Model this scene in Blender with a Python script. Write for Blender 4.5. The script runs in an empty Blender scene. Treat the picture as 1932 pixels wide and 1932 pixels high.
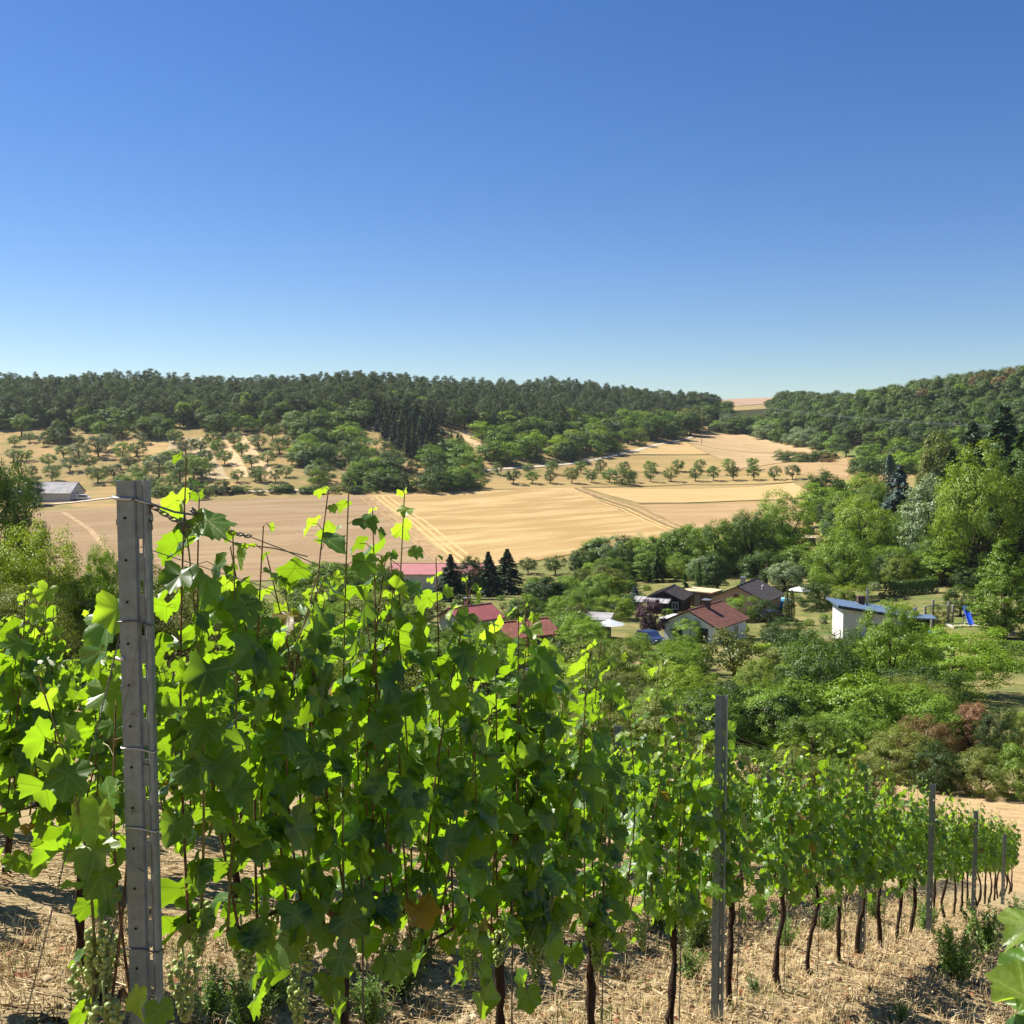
import bpy, math, random
import numpy as np
from mathutils import Vector, Matrix

# ------------------------------------------------------------------ camera, sky, sun, exposure
sc = bpy.context.scene
C = sc.collection
PITCH = math.radians(4.03)
S = 1932.0                       # the photograph measured on a 1932 px grid
cam_d = bpy.data.cameras.new('camera')
cam_d.sensor_width = 36.0; cam_d.lens = 36.0
cam_d.clip_start = 0.05; cam_d.clip_end = 9000
cam = bpy.data.objects.new('camera', cam_d); C.objects.link(cam)
cam.location = (0, 0, 0); cam.rotation_euler = (math.radians(90) - PITCH, 0, 0)
sc.camera = cam

SUN_AZ, SUN_EL = math.radians(-62), math.radians(50)     # left of the view, well up
world = bpy.data.worlds.new('World'); sc.world = world; world.use_nodes = True
wn = world.node_tree.nodes; wl = world.node_tree.links
sky = wn.new('ShaderNodeTexSky'); sky.sky_type = 'NISHITA'; sky.sun_disc = False
sky.sun_elevation = SUN_EL; sky.sun_rotation = SUN_AZ
sky.altitude = 300; sky.air_density = 1.0; sky.dust_density = 0.2; sky.ozone_density = 4.0
bg = wn['Background']; bg.inputs['Strength'].default_value = 0.056
hsv = wn.new('ShaderNodeHueSaturation'); hsv.inputs['Saturation'].default_value = 1.26; hsv.inputs['Hue'].default_value = 0.512
wl.new(sky.outputs['Color'], hsv.inputs['Color']); wl.new(hsv.outputs['Color'], bg.inputs['Color'])
sun_d = bpy.data.lights.new('sun', 'SUN'); sun_d.energy = 5.0; sun_d.angle = math.radians(0.53)
sun_d.color = (1.0, 0.94, 0.84)
sun = bpy.data.objects.new('sun', sun_d); C.objects.link(sun)
SUNV = Vector((math.sin(SUN_AZ) * math.cos(SUN_EL), math.cos(SUN_AZ) * math.cos(SUN_EL), math.sin(SUN_EL)))
sun.rotation_euler = SUNV.to_track_quat('Z', 'Y').to_euler()
sun.location = (-60, 30, 80)
vs = sc.view_settings
vs.view_transform = 'Standard'; vs.look = 'None'; vs.exposure = 1.12; vs.gamma = 1.0; vs.use_curve_mapping = False
sc.cycles.max_bounces = 6; sc.cycles.diffuse_bounces = 3; sc.cycles.transmission_bounces = 4
sc.cycles.glossy_bounces = 2; sc.cycles.transparent_max_bounces = 8
sc.cycles.caustics_reflective = False; sc.cycles.caustics_refractive = False
sc.cycles.use_denoising = True

rng = np.random.default_rng(7)
rnd = random.Random(11)

# ------------------------------------------------------------------ helpers
def ray(px, py):
    x = (px - S / 2) / S; z = -(py - S / 2) / S
    y2 = math.cos(PITCH) + z * math.sin(PITCH); z2 = -math.sin(PITCH) + z * math.cos(PITCH)
    return x / y2, z2 / y2
def P(px, py, Y):
    a, b = ray(px, py)
    return (a * Y, Y, b * Y)

def mesh_np(name, V, F, mats=(), smooth=False, uv=None, midx=None):
    V = np.asarray(V, dtype=np.float32); F = np.asarray(F, dtype=np.int32)
    n, k = F.shape
    me = bpy.data.meshes.new(name)
    me.vertices.add(len(V)); me.vertices.foreach_set('co', V.ravel())
    me.loops.add(n * k); me.loops.foreach_set('vertex_index', F.ravel())
    me.polygons.add(n)
    me.polygons.foreach_set('loop_start', np.arange(0, n * k, k, dtype=np.int32))
    me.polygons.foreach_set('loop_total', np.full(n, k, dtype=np.int32))
    if smooth: me.polygons.foreach_set('use_smooth', np.ones(n, dtype=bool))
    if midx is not None: me.polygons.foreach_set('material_index', np.asarray(midx, dtype=np.int32))
    for m in mats: me.materials.append(m)
    me.update(calc_edges=True)
    if uv is not None:
        l = me.uv_layers.new(name='UVMap')
        l.data.foreach_set('uv', np.asarray(uv, dtype=np.float32)[F.ravel()].ravel())
    return me

class MB:
    """collects polygons of any size into one mesh"""
    def __init__(s): s.v = []; s.f = []
    def add(s, V, F):
        o = len(s.v); s.v += [tuple(p) for p in V]; s.f += [tuple(i + o for i in q) for q in F]; return s
    def box(s, c, d, rz=0.0, M=None):
        x, y, z = d[0] / 2, d[1] / 2, d[2] / 2
        V = [(-x,-y,-z),(x,-y,-z),(x,y,-z),(-x,y,-z),(-x,-y,z),(x,-y,z),(x,y,z),(-x,y,z)]
        cs, sn = math.cos(rz), math.sin(rz)
        V = [(c[0] + a * cs - b * sn, c[1] + a * sn + b * cs, c[2] + e) for a, b, e in V]
        if M is not None: V = [tuple(M @ Vector(p)) for p in V]
        return s.add(V, [(0,3,2,1),(4,5,6,7),(0,1,5,4),(1,2,6,5),(2,3,7,6),(3,0,4,7)])
    def tube(s, pts, rad, n=6, cap=True):
        V, F = tube_vf(pts, rad, n)
        k = len(pts)
        s.add(V, F)
        if cap:
            o = len(s.v) - len(V)
            s.f.append(tuple(o + i for i in range(n))[::-1]); s.f.append(tuple(o + (k - 1) * n + i for i in range(n)))
        return s
    def prism(s, poly, M0, M1):
        """poly: list of (x,y,z) ; translated copy M1 offset vector"""
        n = len(poly)
        A = [tuple(Vector(p) + Vector(M0)) for p in poly]; B = [tuple(Vector(p) + Vector(M1)) for p in poly]
        return s.add(A + B, [tuple(range(n))[::-1], tuple(range(n, 2 * n))] + [(i, (i + 1) % n, n + (i + 1) % n, n + i) for i in range(n)])
    def mesh(s, name, mat=None, smooth=False):
        me = bpy.data.meshes.new(name); me.from_pydata(s.v, [], s.f); me.update()
        if mat: me.materials.append(mat)
        if smooth: me.shade_smooth()
        return me
    def build(s, name, mat=None, parent=None, smooth=False):
        return obj(name, s.mesh(name, mat, smooth), parent)

def tube_vf(pts, rad, n=6):
    pts = [Vector(p) for p in pts]; V = []; F = []
    k = len(pts)
    if not hasattr(rad, '__len__'): rad = [rad] * k
    up = None
    for i, p in enumerate(pts):
        d = (pts[min(i + 1, k - 1)] - pts[max(i - 1, 0)])
        d = d.normalized() if d.length > 1e-9 else Vector((0, 0, 1))
        if up is None: up = d.orthogonal().normalized()
        else:
            up = up - d * up.dot(d)
            up = up.normalized() if up.length > 1e-6 else d.orthogonal().normalized()
        b = d.cross(up)
        for j in range(n):
            a = 2 * math.pi * j / n
            V.append(tuple(p + (up * math.cos(a) + b * math.sin(a)) * rad[i]))
    for i in range(k - 1):
        for j in range(n):
            F.append((i * n + j, i * n + (j + 1) % n, (i + 1) * n + (j + 1) % n, (i + 1) * n + j))
    return V, F

def obj(name, me, parent=None, loc=None):
    o = bpy.data.objects.new(name, me); C.objects.link(o)
    if parent is not None: o.parent = parent
    if loc is not None: o.location = loc
    return o
def tag(o, label=None, cat=None, group=None, kind=None):
    if label: o['label'] = label
    if cat: o['category'] = cat
    if group: o['group'] = group
    if kind: o['kind'] = kind
    return o
def thing(name, label, cat, loc=(0, 0, 0), rz=0.0, group=None):
    o = bpy.data.objects.new(name, None); C.objects.link(o)
    o.empty_display_size = 0.2; o.location = loc; o.rotation_euler = (0, 0, rz)
    return tag(o, label, cat, group)

# ------------------------------------------------------------------ materials
MATS = {}
def newmat(name):
    m = bpy.data.materials.new(name); m.use_nodes = True
    nt = m.node_tree; nt.nodes.clear()
    return m, nt.nodes, nt.links
def nd(nodes, t, **kw):
    n = nodes.new(t)
    for k, v in kw.items():
        if k.startswith('i_'): n.inputs[k[2:].replace('_', ' ')].default_value = v
        else: setattr(n, k, v)
    return n
def rgba(c): return (c[0], c[1], c[2], 1)

def plain(name, col, rough=0.7, metal=0.0, var=0.12, scale=3.0, bump=0.0, bscale=40.0, spec=0.3, col2=None, stretch=None):
    if name in MATS: return MATS[name]
    m, N, L = newmat(name)
    out = nd(N, 'ShaderNodeOutputMaterial'); b = nd(N, 'ShaderNodeBsdfPrincipled')
    b.inputs['Roughness'].default_value = rough; b.inputs['Metallic'].default_value = metal
    b.inputs['Specular IOR Level'].default_value = spec
    tc = nd(N, 'ShaderNodeTexCoord'); src = tc.outputs['Object']
    if stretch:
        mp = nd(N, 'ShaderNodeMapping'); mp.inputs['Scale'].default_value = stretch
        L.new(src, mp.inputs['Vector']); src = mp.outputs['Vector']
    no = nd(N, 'ShaderNodeTexNoise', i_Scale=scale, i_Detail=6.0, i_Roughness=0.65); L.new(src, no.inputs['Vector'])
    cr = nd(N, 'ShaderNodeValToRGB'); L.new(no.outputs['Fac'], cr.inputs['Fac'])
    c2 = col2 or tuple(c * (1 + var * 1.5) for c in col); c1 = tuple(c * (1 - var * 1.8) for c in col) if not col2 else col
    cr.color_ramp.elements[0].position = 0.32; cr.color_ramp.elements[1].position = 0.68
    cr.color_ramp.elements[0].color = rgba(c1); cr.color_ramp.elements[1].color = rgba(c2)
    L.new(cr.outputs['Color'], b.inputs['Base Color'])
    if bump:
        n2 = nd(N, 'ShaderNodeTexNoise', i_Scale=bscale, i_Detail=4.0); L.new(src, n2.inputs['Vector'])
        bp = nd(N, 'ShaderNodeBump', i_Strength=bump, i_Distance=0.02); L.new(n2.outputs['Fac'], bp.inputs['Height'])
        L.new(bp.outputs['Normal'], b.inputs['Normal'])
    L.new(b.outputs['BSDF'], out.inputs['Surface'])
    MATS[name] = m
    return m

def foliage(name, col, col2, trans=0.27, gloss=0.025, nscale=0.6, rnd_v=0.35):
    """leaf clumps: diffuse + light through the leaf; colour drifts from plant to plant and branch to branch"""
    m, N, L = newmat(name)
    out = nd(N, 'ShaderNodeOutputMaterial')
    oi = nd(N, 'ShaderNodeObjectInfo'); geo = nd(N, 'ShaderNodeNewGeometry')
    no = nd(N, 'ShaderNodeTexNoise', i_Scale=nscale, i_Detail=3.0); L.new(geo.outputs['Position'], no.inputs['Vector'])
    ad = nd(N, 'ShaderNodeMath', operation='MULTIPLY_ADD'); ad.inputs[1].default_value = 0.55
    L.new(oi.outputs['Random'], ad.inputs[0]); 
    sb = nd(N, 'ShaderNodeMath', operation='SUBTRACT'); L.new(no.outputs['Fac'], sb.inputs[0]); sb.inputs[1].default_value = 0.27
    L.new(sb.outputs[0], ad.inputs[2])
    mx = nd(N, 'ShaderNodeMix', data_type='RGBA'); mx.clamp_factor = True
    L.new(ad.outputs[0], mx.inputs[0]); mx.inputs[6].default_value = rgba(col); mx.inputs[7].default_value = rgba(col2)
    hs = nd(N, 'ShaderNodeHueSaturation')
    mr = nd(N, 'ShaderNodeMapRange'); mr.inputs[3].default_value = 1 - rnd_v; mr.inputs[4].default_value = 1 + rnd_v
    wn_ = nd(N, 'ShaderNodeTexWhiteNoise', noise_dimensions='1D'); L.new(oi.outputs['Random'], wn_.inputs['W'])
    L.new(wn_.outputs['Value'], mr.inputs[0]); L.new(mr.outputs[0], hs.inputs['Value'])
    L.new(mx.outputs[2], hs.inputs['Color'])
    d = nd(N, 'ShaderNodeBsdfDiffuse'); t = nd(N, 'ShaderNodeBsdfTranslucent'); g = nd(N, 'ShaderNodeBsdfGlossy', i_Roughness=0.45)
    L.new(hs.outputs[0], d.inputs['Color'])
    tm = nd(N, 'ShaderNodeMix', data_type='RGBA', blend_type='MULTIPLY'); tm.inputs[0].default_value = 1
    L.new(hs.outputs[0], tm.inputs[6]); tm.inputs[7].default_value = (1.5, 1.45, 0.7, 1); L.new(tm.outputs[2], t.inputs['Color'])
    m1 = nd(N, 'ShaderNodeMixShader'); m1.inputs[0].default_value = trans
    L.new(d.outputs[0], m1.inputs[1]); L.new(t.outputs[0], m1.inputs[2])
    m2 = nd(N, 'ShaderNodeMixShader'); m2.inputs[0].default_value = gloss
    L.new(m1.outputs[0], m2.inputs[1]); L.new(g.outputs[0], m2.inputs[2])
    L.new(m2.outputs[0], out.inputs['Surface'])
    MATS[name] = m
    return m

def ground_mat(name, cols, scales, bump=0.3, bscale=2.0, stretch=None, uv=False, dist=0.05):
    """three colours mixed by a coarse and a fine noise"""
    m, N, L = newmat(name)
    out = nd(N, 'ShaderNodeOutputMaterial'); b = nd(N, 'ShaderNodeBsdfPrincipled', i_Roughness=0.95)
    b.inputs['Specular IOR Level'].default_value = 0.05
    tc = nd(N, 'ShaderNodeTexCoord'); src = tc.outputs['UV'] if uv else tc.outputs['Object']
    if stretch:
        mp = nd(N, 'ShaderNodeMapping'); mp.inputs['Scale'].default_value = stretch
        L.new(src, mp.inputs['Vector']); st = mp.outputs['Vector']
    else: st = src
    n1 = nd(N, 'ShaderNodeTexNoise', i_Scale=scales[0], i_Detail=4.0, i_Roughness=0.6); L.new(st, n1.inputs['Vector'])
    n2 = nd(N, 'ShaderNodeTexNoise', i_Scale=scales[1], i_Detail=5.0, i_Roughness=0.7); L.new(st, n2.inputs['Vector'])
    r1 = nd(N, 'ShaderNodeMapRange'); r1.inputs[1].default_value = 0.38; r1.inputs[2].default_value = 0.62; L.new(n1.outputs['Fac'], r1.inputs[0])
    r2 = nd(N, 'ShaderNodeMapRange'); r2.inputs[1].default_value = 0.38; r2.inputs[2].default_value = 0.66; L.new(n2.outputs['Fac'], r2.inputs[0])
    a = nd(N, 'ShaderNodeMix', data_type='RGBA'); L.new(r1.outputs[0], a.inputs[0]); a.inputs[6].default_value = rgba(cols[0]); a.inputs[7].default_value = rgba(cols[1])
    c = nd(N, 'ShaderNodeMix', data_type='RGBA'); L.new(r2.outputs[0], c.inputs[0]); L.new(a.outputs[2], c.inputs[6]); c.inputs[7].default_value = rgba(cols[2])
    L.new(c.outputs[2], b.inputs['Base Color'])
    if bump:
        n3 = nd(N, 'ShaderNodeTexNoise', i_Scale=bscale, i_Detail=6.0, i_Roughness=0.7); L.new(tc.outputs['Object'], n3.inputs['Vector'])
        bp = nd(N, 'ShaderNodeBump', i_Strength=bump, i_Distance=dist); L.new(n3.outputs['Fac'], bp.inputs['Height']); L.new(bp.outputs[0], b.inputs['Normal'])
    L.new(b.outputs[0], out.inputs['Surface'])
    MATS[name] = m
    return m

M_soil = ground_mat('straw_soil', [(0.21, 0.15, 0.08), (0.32, 0.24, 0.13), (0.41, 0.325, 0.18)], (0.9, 14.0), 0.8, 30.0, dist=0.02)
M_straw = ground_mat('mown_straw', [(0.40, 0.275, 0.14), (0.30, 0.20, 0.10), (0.50, 0.37, 0.20)], (0.35, 2.2), 0.9, 5.0, stretch=(0.5, 1.6, 1), dist=0.12)
M_meadow = ground_mat('garden_meadow', [(0.15, 0.14, 0.05), (0.26, 0.205, 0.09), (0.075, 0.115, 0.028)], (0.12, 0.35), 0.5, 3.0)
M_hill = ground_mat('dry_hillside', [(0.36, 0.23, 0.10), (0.27, 0.19, 0.085), (0.17, 0.16, 0.06)], (0.05, 0.09), 0.3, 1.0)
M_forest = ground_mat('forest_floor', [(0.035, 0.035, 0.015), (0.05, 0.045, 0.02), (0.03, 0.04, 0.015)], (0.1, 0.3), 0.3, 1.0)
M_bark = plain('bark', (0.07, 0.052, 0.038), 0.95, var=0.4, scale=9, bump=0.8, bscale=30, spec=0.1)
M_vbark = plain('vine_bark', (0.055, 0.036, 0.026), 0.95, var=0.45, scale=40, bump=1.0, bscale=120, spec=0.1, stretch=(1, 1, 0.25))
M_pinebark = plain('pine_bark', (0.10, 0.06, 0.042), 0.95, var=0.3, scale=4, spec=0.1)

# ------------------------------------------------------------------ terrain
RX, RY = 0.508, 0.861                     # direction of the vine rows, running downhill
NX, NY = 0.861, -0.508                    # across the rows, towards the viewer
def along(x, y): return x * RX + y * RY
def perp(x, y): return x * NX + y * NY
def plane(x, y): return -1.461 - 0.358 * along(x, y)

ctrl = []
for (px, py, Y) in [
    # slope under the vineyard, gardens
    (300,1250,70),(300,1150,130),(300,1085,235),(0,1230,75),(0,1140,130),(0,1080,230),(-500,1150,140),(-500,1060,250),
    (1000,1420,45),(1000,1330,65),(1000,1250,95),(1000,1180,130),(1000,1118,200),(1000,1070,250),
    (1400,1480,42),(1400,1380,60),(1400,1290,85),(1400,1205,126),(1400,1150,152),(1400,1085,212),(1400,1032,270),
    (1800,1592,36),(1800,1500,46),(1800,1400,60),(1800,1300,82),(1800,1215,110),(1800,1160,132),(1800,1085,180),(1800,1000,280),(1800,930,380),(1800,885,455),
    (2300,1500,45),(2300,1300,80),(2300,1150,130),(2300,1000,250),(2300,880,430),
    (600,1330,62),(600,1200,110),(600,1120,190),(840,1112,225),
    # fields of the valley
    (90,962,340),(120,1040,265),(300,945,362),(400,1000,310),(700,930,402),(700,1000,315),(860,1066,252),(1000,1000,322),(1085,921,432),(1200,1040,278),
    (1300,1000,332),(1420,990,335),(1500,930,425),(1600,950,380),(1480,910,465),
    # opposite slope
    (60,940,385),(100,880,440),(100,830,495),(330,885,438),(330,805,515),(600,905,420),(500,805,515),(700,900,432),(700,795,530),(900,895,450),(880,825,522),
    (1100,882,500),(1250,842,600),(1330,814,720),(1500,868,540),(1580,872,505),(1450,843,620),(1700,864,505),(1850,872,470),
    (100,772,570),(500,768,580),(900,772,640),(1200,768,760),(-400,775,560),(-400,880,430),(-300,960,330),
    (1932,761,570),(1700,778,610),(1560,800,650),(1460,770,860),(2300,740,560),(2300,800,500),
    (1415,752,1300),(1390,777,960),(1330,776,860)]:
    ctrl.append(P(px, py, Y))
for s_ in (-25, 0, 14, 29):
    for p_ in (-45, -22, 0, 22, 45):
        x, y = s_ * RX + p_ * NX, s_ * RY + p_ * NY
        ctrl.append((x, y, plane(x, y)))
for x, y, z in [(-500, 900, 22), (0, 900, 24), (300, 1000, 36), (600, 900, 35), (-900, 1500, 30), (0, 1600, 38), (700, 1600, 45), (330, 1700, 52),
                (-400, 100, -10), (-400, -150, 10), (400, -100, 12), (0, -150, 40), (400, 150, -15), (-700, 400, -5), (700, 400, 10), (0, -600, 60), (-900, -300, 30), (900, -300, 30),
                (0, 3500, 30), (-2500, 2500, 20), (2500, 2500, 30), (-3500, 0, 20), (3500, 0, 20), (0, -3500, 50)]:
    ctrl.append((x, y, z))
CP = np.array(ctrl)
def _phi(r2): return r2 * np.log(r2 + 1e-9) * 0.5
def _solve():
    A = CP[:, :2] / 100.0; n = len(A)
    r2 = ((A[:, None] - A[None]) ** 2).sum(-1)
    K = _phi(r2) + np.eye(n) * 0.0006
    Q = np.hstack([np.ones((n, 1)), A])
    M_ = np.vstack([np.hstack([K, Q]), np.hstack([Q.T, np.zeros((3, 3))])])
    return np.linalg.solve(M_, np.concatenate([CP[:, 2], np.zeros(3)]))
TW = _solve()
def H(x, y):
    x = np.asarray(x, dtype=float); y = np.asarray(y, dtype=float)
    sh = x.shape; xf = x.ravel(); yf = y.ravel(); out = np.empty(len(xf))
    A = CP[:, :2] / 100.0
    for i in range(0, len(xf), 20000):
        q = np.stack([xf[i:i + 20000], yf[i:i + 20000]], 1) / 100.0
        r2 = ((q[:, None] - A[None]) ** 2).sum(-1)
        out[i:i + 20000] = _phi(r2) @ TW[:-3] + TW[-3] + q @ TW[-2:]
    s_ = xf * RX + yf * RY; p_ = np.abs(xf * NX + yf * NY)
    w = np.clip((s_ - 26) / 9, 0, 1); w = w * w * (3 - 2 * w)
    w2 = np.clip((p_ - 30) / 30, 0, 1); w = np.maximum(w, w2 * w2 * (3 - 2 * w2))
    w3 = np.clip((-s_ - 8) / 20, 0, 1); w = np.maximum(w, w3)
    out = out * w + (-1.461 - 0.358 * s_) * (1 - w)
    return out.reshape(sh)
def h(x, y): return float(H(np.array([x]), np.array([y]))[0])
_ys = np.concatenate([np.arange(2, 60, 0.25), np.geomspace(60, 1600, 700)])
def hit(px, py):
    a, b = ray(px, py)
    d = b * _ys - H(a * _ys, _ys)
    i = np.argmax(d < 0)
    if d[i] >= 0: i = len(_ys) - 1
    if i > 0 and d[i] < 0:
        t = d[i - 1] / (d[i - 1] - d[i]); Y = _ys[i - 1] + t * (_ys[i] - _ys[i - 1])
    else: Y = _ys[i]
    x = a * Y
    return (x, Y, h(x, Y))

def zone(x, y):
    """0 vineyard soil, 1 mown straw, 2 gardens, 3 dry slope, 4 wood floor"""
    s_ = along(x, y); px = S / 2 + S * x / np.maximum(y, 0.1)
    wob = 1.2 * np.sin(x * 0.5) + 0.8 * np.sin(x * 1.3 + y * 0.7)
    z = np.full(x.shape, 2)
    z[(y > 262 + 0.1 * x)] = 3
    z[(s_ + 0.4 * wob < 31)] = 0
    z[(s_ + 0.4 * wob >= 31) & (y + wob < 47.5 - 12 * np.clip((1000 - px) / 800, 0, 1))] = 1
    z[(y < 3) & (np.hypot(x, y) > 40)] = 3
    fl = np.interp(px, [-400, 0, 480, 720, 900, 1100, 1330, 1345, 1500, 1700, 2400], [525, 525, 530, 540, 560, 600, 740, 700, 610, 515, 470])
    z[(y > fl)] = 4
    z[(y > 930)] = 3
    return z

def build_ground():
    R_ = np.concatenate([[0.0], np.geomspace(0.7, 60, 190), np.geomspace(61.5, 2500, 170)])
    az = np.concatenate([np.arange(-62, 62.01, 0.35), np.arange(66, 298, 4.0)])
    A = np.radians(az); n = len(A); k = len(R_)
    X = R_[:, None] * np.sin(A)[None]; Y = R_[:, None] * np.cos(A)[None]
    Z = H(X, Y)
    near = np.clip(1 - R_[:, None] / 45, 0, 1)
    rough = (np.sin(X * 7.3 + 1.7 * np.sin(Y * 5.1)) * np.sin(Y * 8.7 + 1.3 * np.sin(X * 6.2)) * 0.018 + np.sin(X * 2.1 + Y * 1.3) * np.sin(Y * 2.9 - X) * 0.03)
    Z = Z + rough * near
    V = np.stack([X, Y, Z], -1).reshape(-1, 3)
    i, j = np.meshgrid(np.arange(k - 1), np.arange(n), indexing='ij')
    j2 = (j + 1) % n
    F = np.stack([i * n + j, i * n + j2, (i + 1) * n + j2, (i + 1) * n + j], -1).reshape(-1, 4)[:, ::-1]
    cen = V[F].mean(1)
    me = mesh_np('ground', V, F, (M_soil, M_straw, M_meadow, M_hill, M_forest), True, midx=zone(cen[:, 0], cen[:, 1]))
    return tag(obj('ground', me), kind='structure')
ground = build_ground()

# ------------------------------------------------------------------ fields, tracks
def stubble(name, c1, c2, c3, rows, seed=0.0, amp=0.6):
    """mown stubble: long swaths across V (drifting), fine speckle"""
    m, N, L = newmat(name)
    out = nd(N, 'ShaderNodeOutputMaterial'); b = nd(N, 'ShaderNodeBsdfPrincipled', i_Roughness=0.95)
    b.inputs['Specular IOR Level'].default_value = 0.03
    tc = nd(N, 'ShaderNodeTexCoord')
    mp = nd(N, 'ShaderNodeMapping'); mp.inputs['Scale'].default_value = (2.2, rows, 1); mp.inputs['Location'].default_value = (seed, seed * 3, 0)
    L.new(tc.outputs['UV'], mp.inputs['Vector'])
    n1 = nd(N, 'ShaderNodeTexNoise', i_Scale=1.0, i_Detail=3.0, i_Roughness=0.5, i_Distortion=0.3); L.new(mp.outputs[0], n1.inputs['Vector'])
    mp2 = nd(N, 'ShaderNodeMapping'); mp2.inputs['Scale'].default_value = (3, rows * 3.2, 1); L.new(tc.outputs['UV'], mp2.inputs['Vector'])
    n2 = nd(N, 'ShaderNodeTexNoise', i_Scale=1.0, i_Detail=4.0, i_Roughness=0.7); L.new(mp2.outputs[0], n2.inputs['Vector'])
    n3 = nd(N, 'ShaderNodeTexNoise', i_Scale=0.03, i_Detail=6.0, i_Roughness=0.7); L.new(tc.outputs['Object'], n3.inputs['Vector'])
    n4 = nd(N, 'ShaderNodeTexNoise', i_Scale=1.6, i_Detail=3.0, i_Roughness=0.8); L.new(tc.outputs['Object'], n4.inputs['Vector'])
    r1 = nd(N, 'ShaderNodeMapRange'); r1.inputs[1].default_value = 0.43; r1.inputs[2].default_value = 0.575; L.new(n1.outputs['Fac'], r1.inputs[0])
    r2 = nd(N, 'ShaderNodeMapRange'); r2.inputs[1].default_value = 0.35; r2.inputs[2].default_value = 0.7; r2.inputs[4].default_value = amp; L.new(n2.outputs['Fac'], r2.inputs[0])
    r3 = nd(N, 'ShaderNodeMapRange'); r3.inputs[1].default_value = 0.35; r3.inputs[2].default_value = 0.65; r3.inputs[4].default_value = 0.5; L.new(n3.outputs['Fac'], r3.inputs[0])
    a = nd(N, 'ShaderNodeMix', data_type='RGBA'); L.new(r1.outputs[0], a.inputs[0]); a.inputs[6].default_value = rgba(c1); a.inputs[7].default_value = rgba(c2)
    c = nd(N, 'ShaderNodeMix', data_type='RGBA'); L.new(r2.outputs[0], c.inputs[0]); L.new(a.outputs[2], c.inputs[6]); c.inputs[7].default_value = rgba(c3)
    d = nd(N, 'ShaderNodeMix', data_type='RGBA'); L.new(r3.outputs[0], d.inputs[0]); L.new(c.outputs[2], d.inputs[6]); d.inputs[7].default_value = rgba(c1)
    hs = nd(N, 'ShaderNodeHueSaturation'); mr = nd(N, 'ShaderNodeMapRange'); mr.inputs[1].default_value = 0.3; mr.inputs[2].default_value = 0.7; mr.inputs[3].default_value = 0.86; mr.inputs[4].default_value = 1.14
    L.new(n4.outputs['Fac'], mr.inputs[0]); L.new(mr.outputs[0], hs.inputs['Value']); L.new(d.outputs[2], hs.inputs['Color'])
    L.new(hs.outputs[0], b.inputs['Base Color']); L.new(b.outputs[0], out.inputs['Surface'])
    return m

def patch(name, corners, mat, lift=0.15, n=48, wob=0.0):
    """four corner pixels (far left, far right, near right, near left) laid on the ground"""
    q = [np.array(hit(*c)[:2]) for c in corners]
    u, v = np.meshgrid(np.linspace(0, 1, n), np.linspace(0, 1, n))
    XY = (q[0][None, None] * ((1 - u) * (1 - v))[..., None] + q[1] * (u * (1 - v))[..., None] + q[2] * (u * v)[..., None] + q[3] * ((1 - u) * v)[..., None])
    if wob:
        XY = XY + wob * np.stack([np.sin(XY[..., 1] * 0.31 + XY[..., 0] * 0.17), np.sin(XY[..., 0] * 0.23 + XY[..., 1] * 0.11)], -1)
    Z = H(XY[..., 0], XY[..., 1]) + lift
    V = np.concatenate([XY, Z[..., None]], -1).reshape(-1, 3)
    i, j = np.meshgrid(np.arange(n - 1), np.arange(n - 1), indexing='ij')
    F = np.stack([i * n + j, (i + 1) * n + j, (i + 1) * n + j + 1, i * n + j + 1], -1).reshape(-1, 4)
    me = mesh_np(name, V, F, (mat,), True, uv=np.stack([u.ravel(), v.ravel()], 1))
    return tag(obj(name, me), kind='structure')

def ribbon(name, pix, w, mat, lift=0.2):
    pts = [np.array(hit(*c)[:2]) for c in pix]
    path = []
    for a, b in zip(pts[:-1], pts[1:]):
        k = max(2, int(np.linalg.norm(b - a) / 2.0))
        path += [a + (b - a) * t for t in np.linspace(0, 1, k, endpoint=False)]
    path.append(pts[-1]); path = np.array(path)
    d = np.gradient(path, axis=0); d /= np.linalg.norm(d, axis=1)[:, None] + 1e-9
    nrm = np.stack([-d[:, 1], d[:, 0]], 1)
    rows = [path + nrm * (o * w) for o in (-0.5, -0.17, 0.17, 0.5)]
    n = len(path)
    V = np.concatenate([np.concatenate([r, (H(r[:, 0], r[:, 1]) + lift)[:, None]], 1) for r in rows])
    F = []
    for k in range(3):
        for i in range(n - 1): F.append((k * n + i, k * n + i + 1, (k + 1) * n + i + 1, (k + 1) * n + i))
    me = mesh_np(name, V, F, (mat,), True)
    return tag(obj(name, me), kind='structure')

M_f_brown = stubble('stubble_brown', (0.245, 0.170, 0.095), (0.30, 0.222, 0.13), (0.20, 0.138, 0.075), 20, 1.3, 0.4)
M_f_gold = stubble('stubble_gold', (0.33, 0.225, 0.095), (0.48, 0.355, 0.175), (0.26, 0.175, 0.075), 15, 4.1, 0.65)
M_f_lgold = stubble('stubble_light', (0.40, 0.282, 0.125), (0.445, 0.322, 0.155), (0.355, 0.24, 0.10), 9, 7.7, 0.35)
M_f_tan = stubble('stubble_tan', (0.31, 0.21, 0.105), (0.38, 0.27, 0.145), (0.25, 0.168, 0.082), 12, 2.9, 0.5)
M_f_far = stubble('stubble_far', (0.33, 0.235, 0.125), (0.43, 0.315, 0.175), (0.27, 0.19, 0.10), 16, 9.2, 0.6)
M_f_grass = stubble('verge_grass', (0.30, 0.215, 0.09), (0.36, 0.26, 0.115), (0.22, 0.17, 0.07), 6, 5.5, 0.6)
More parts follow.
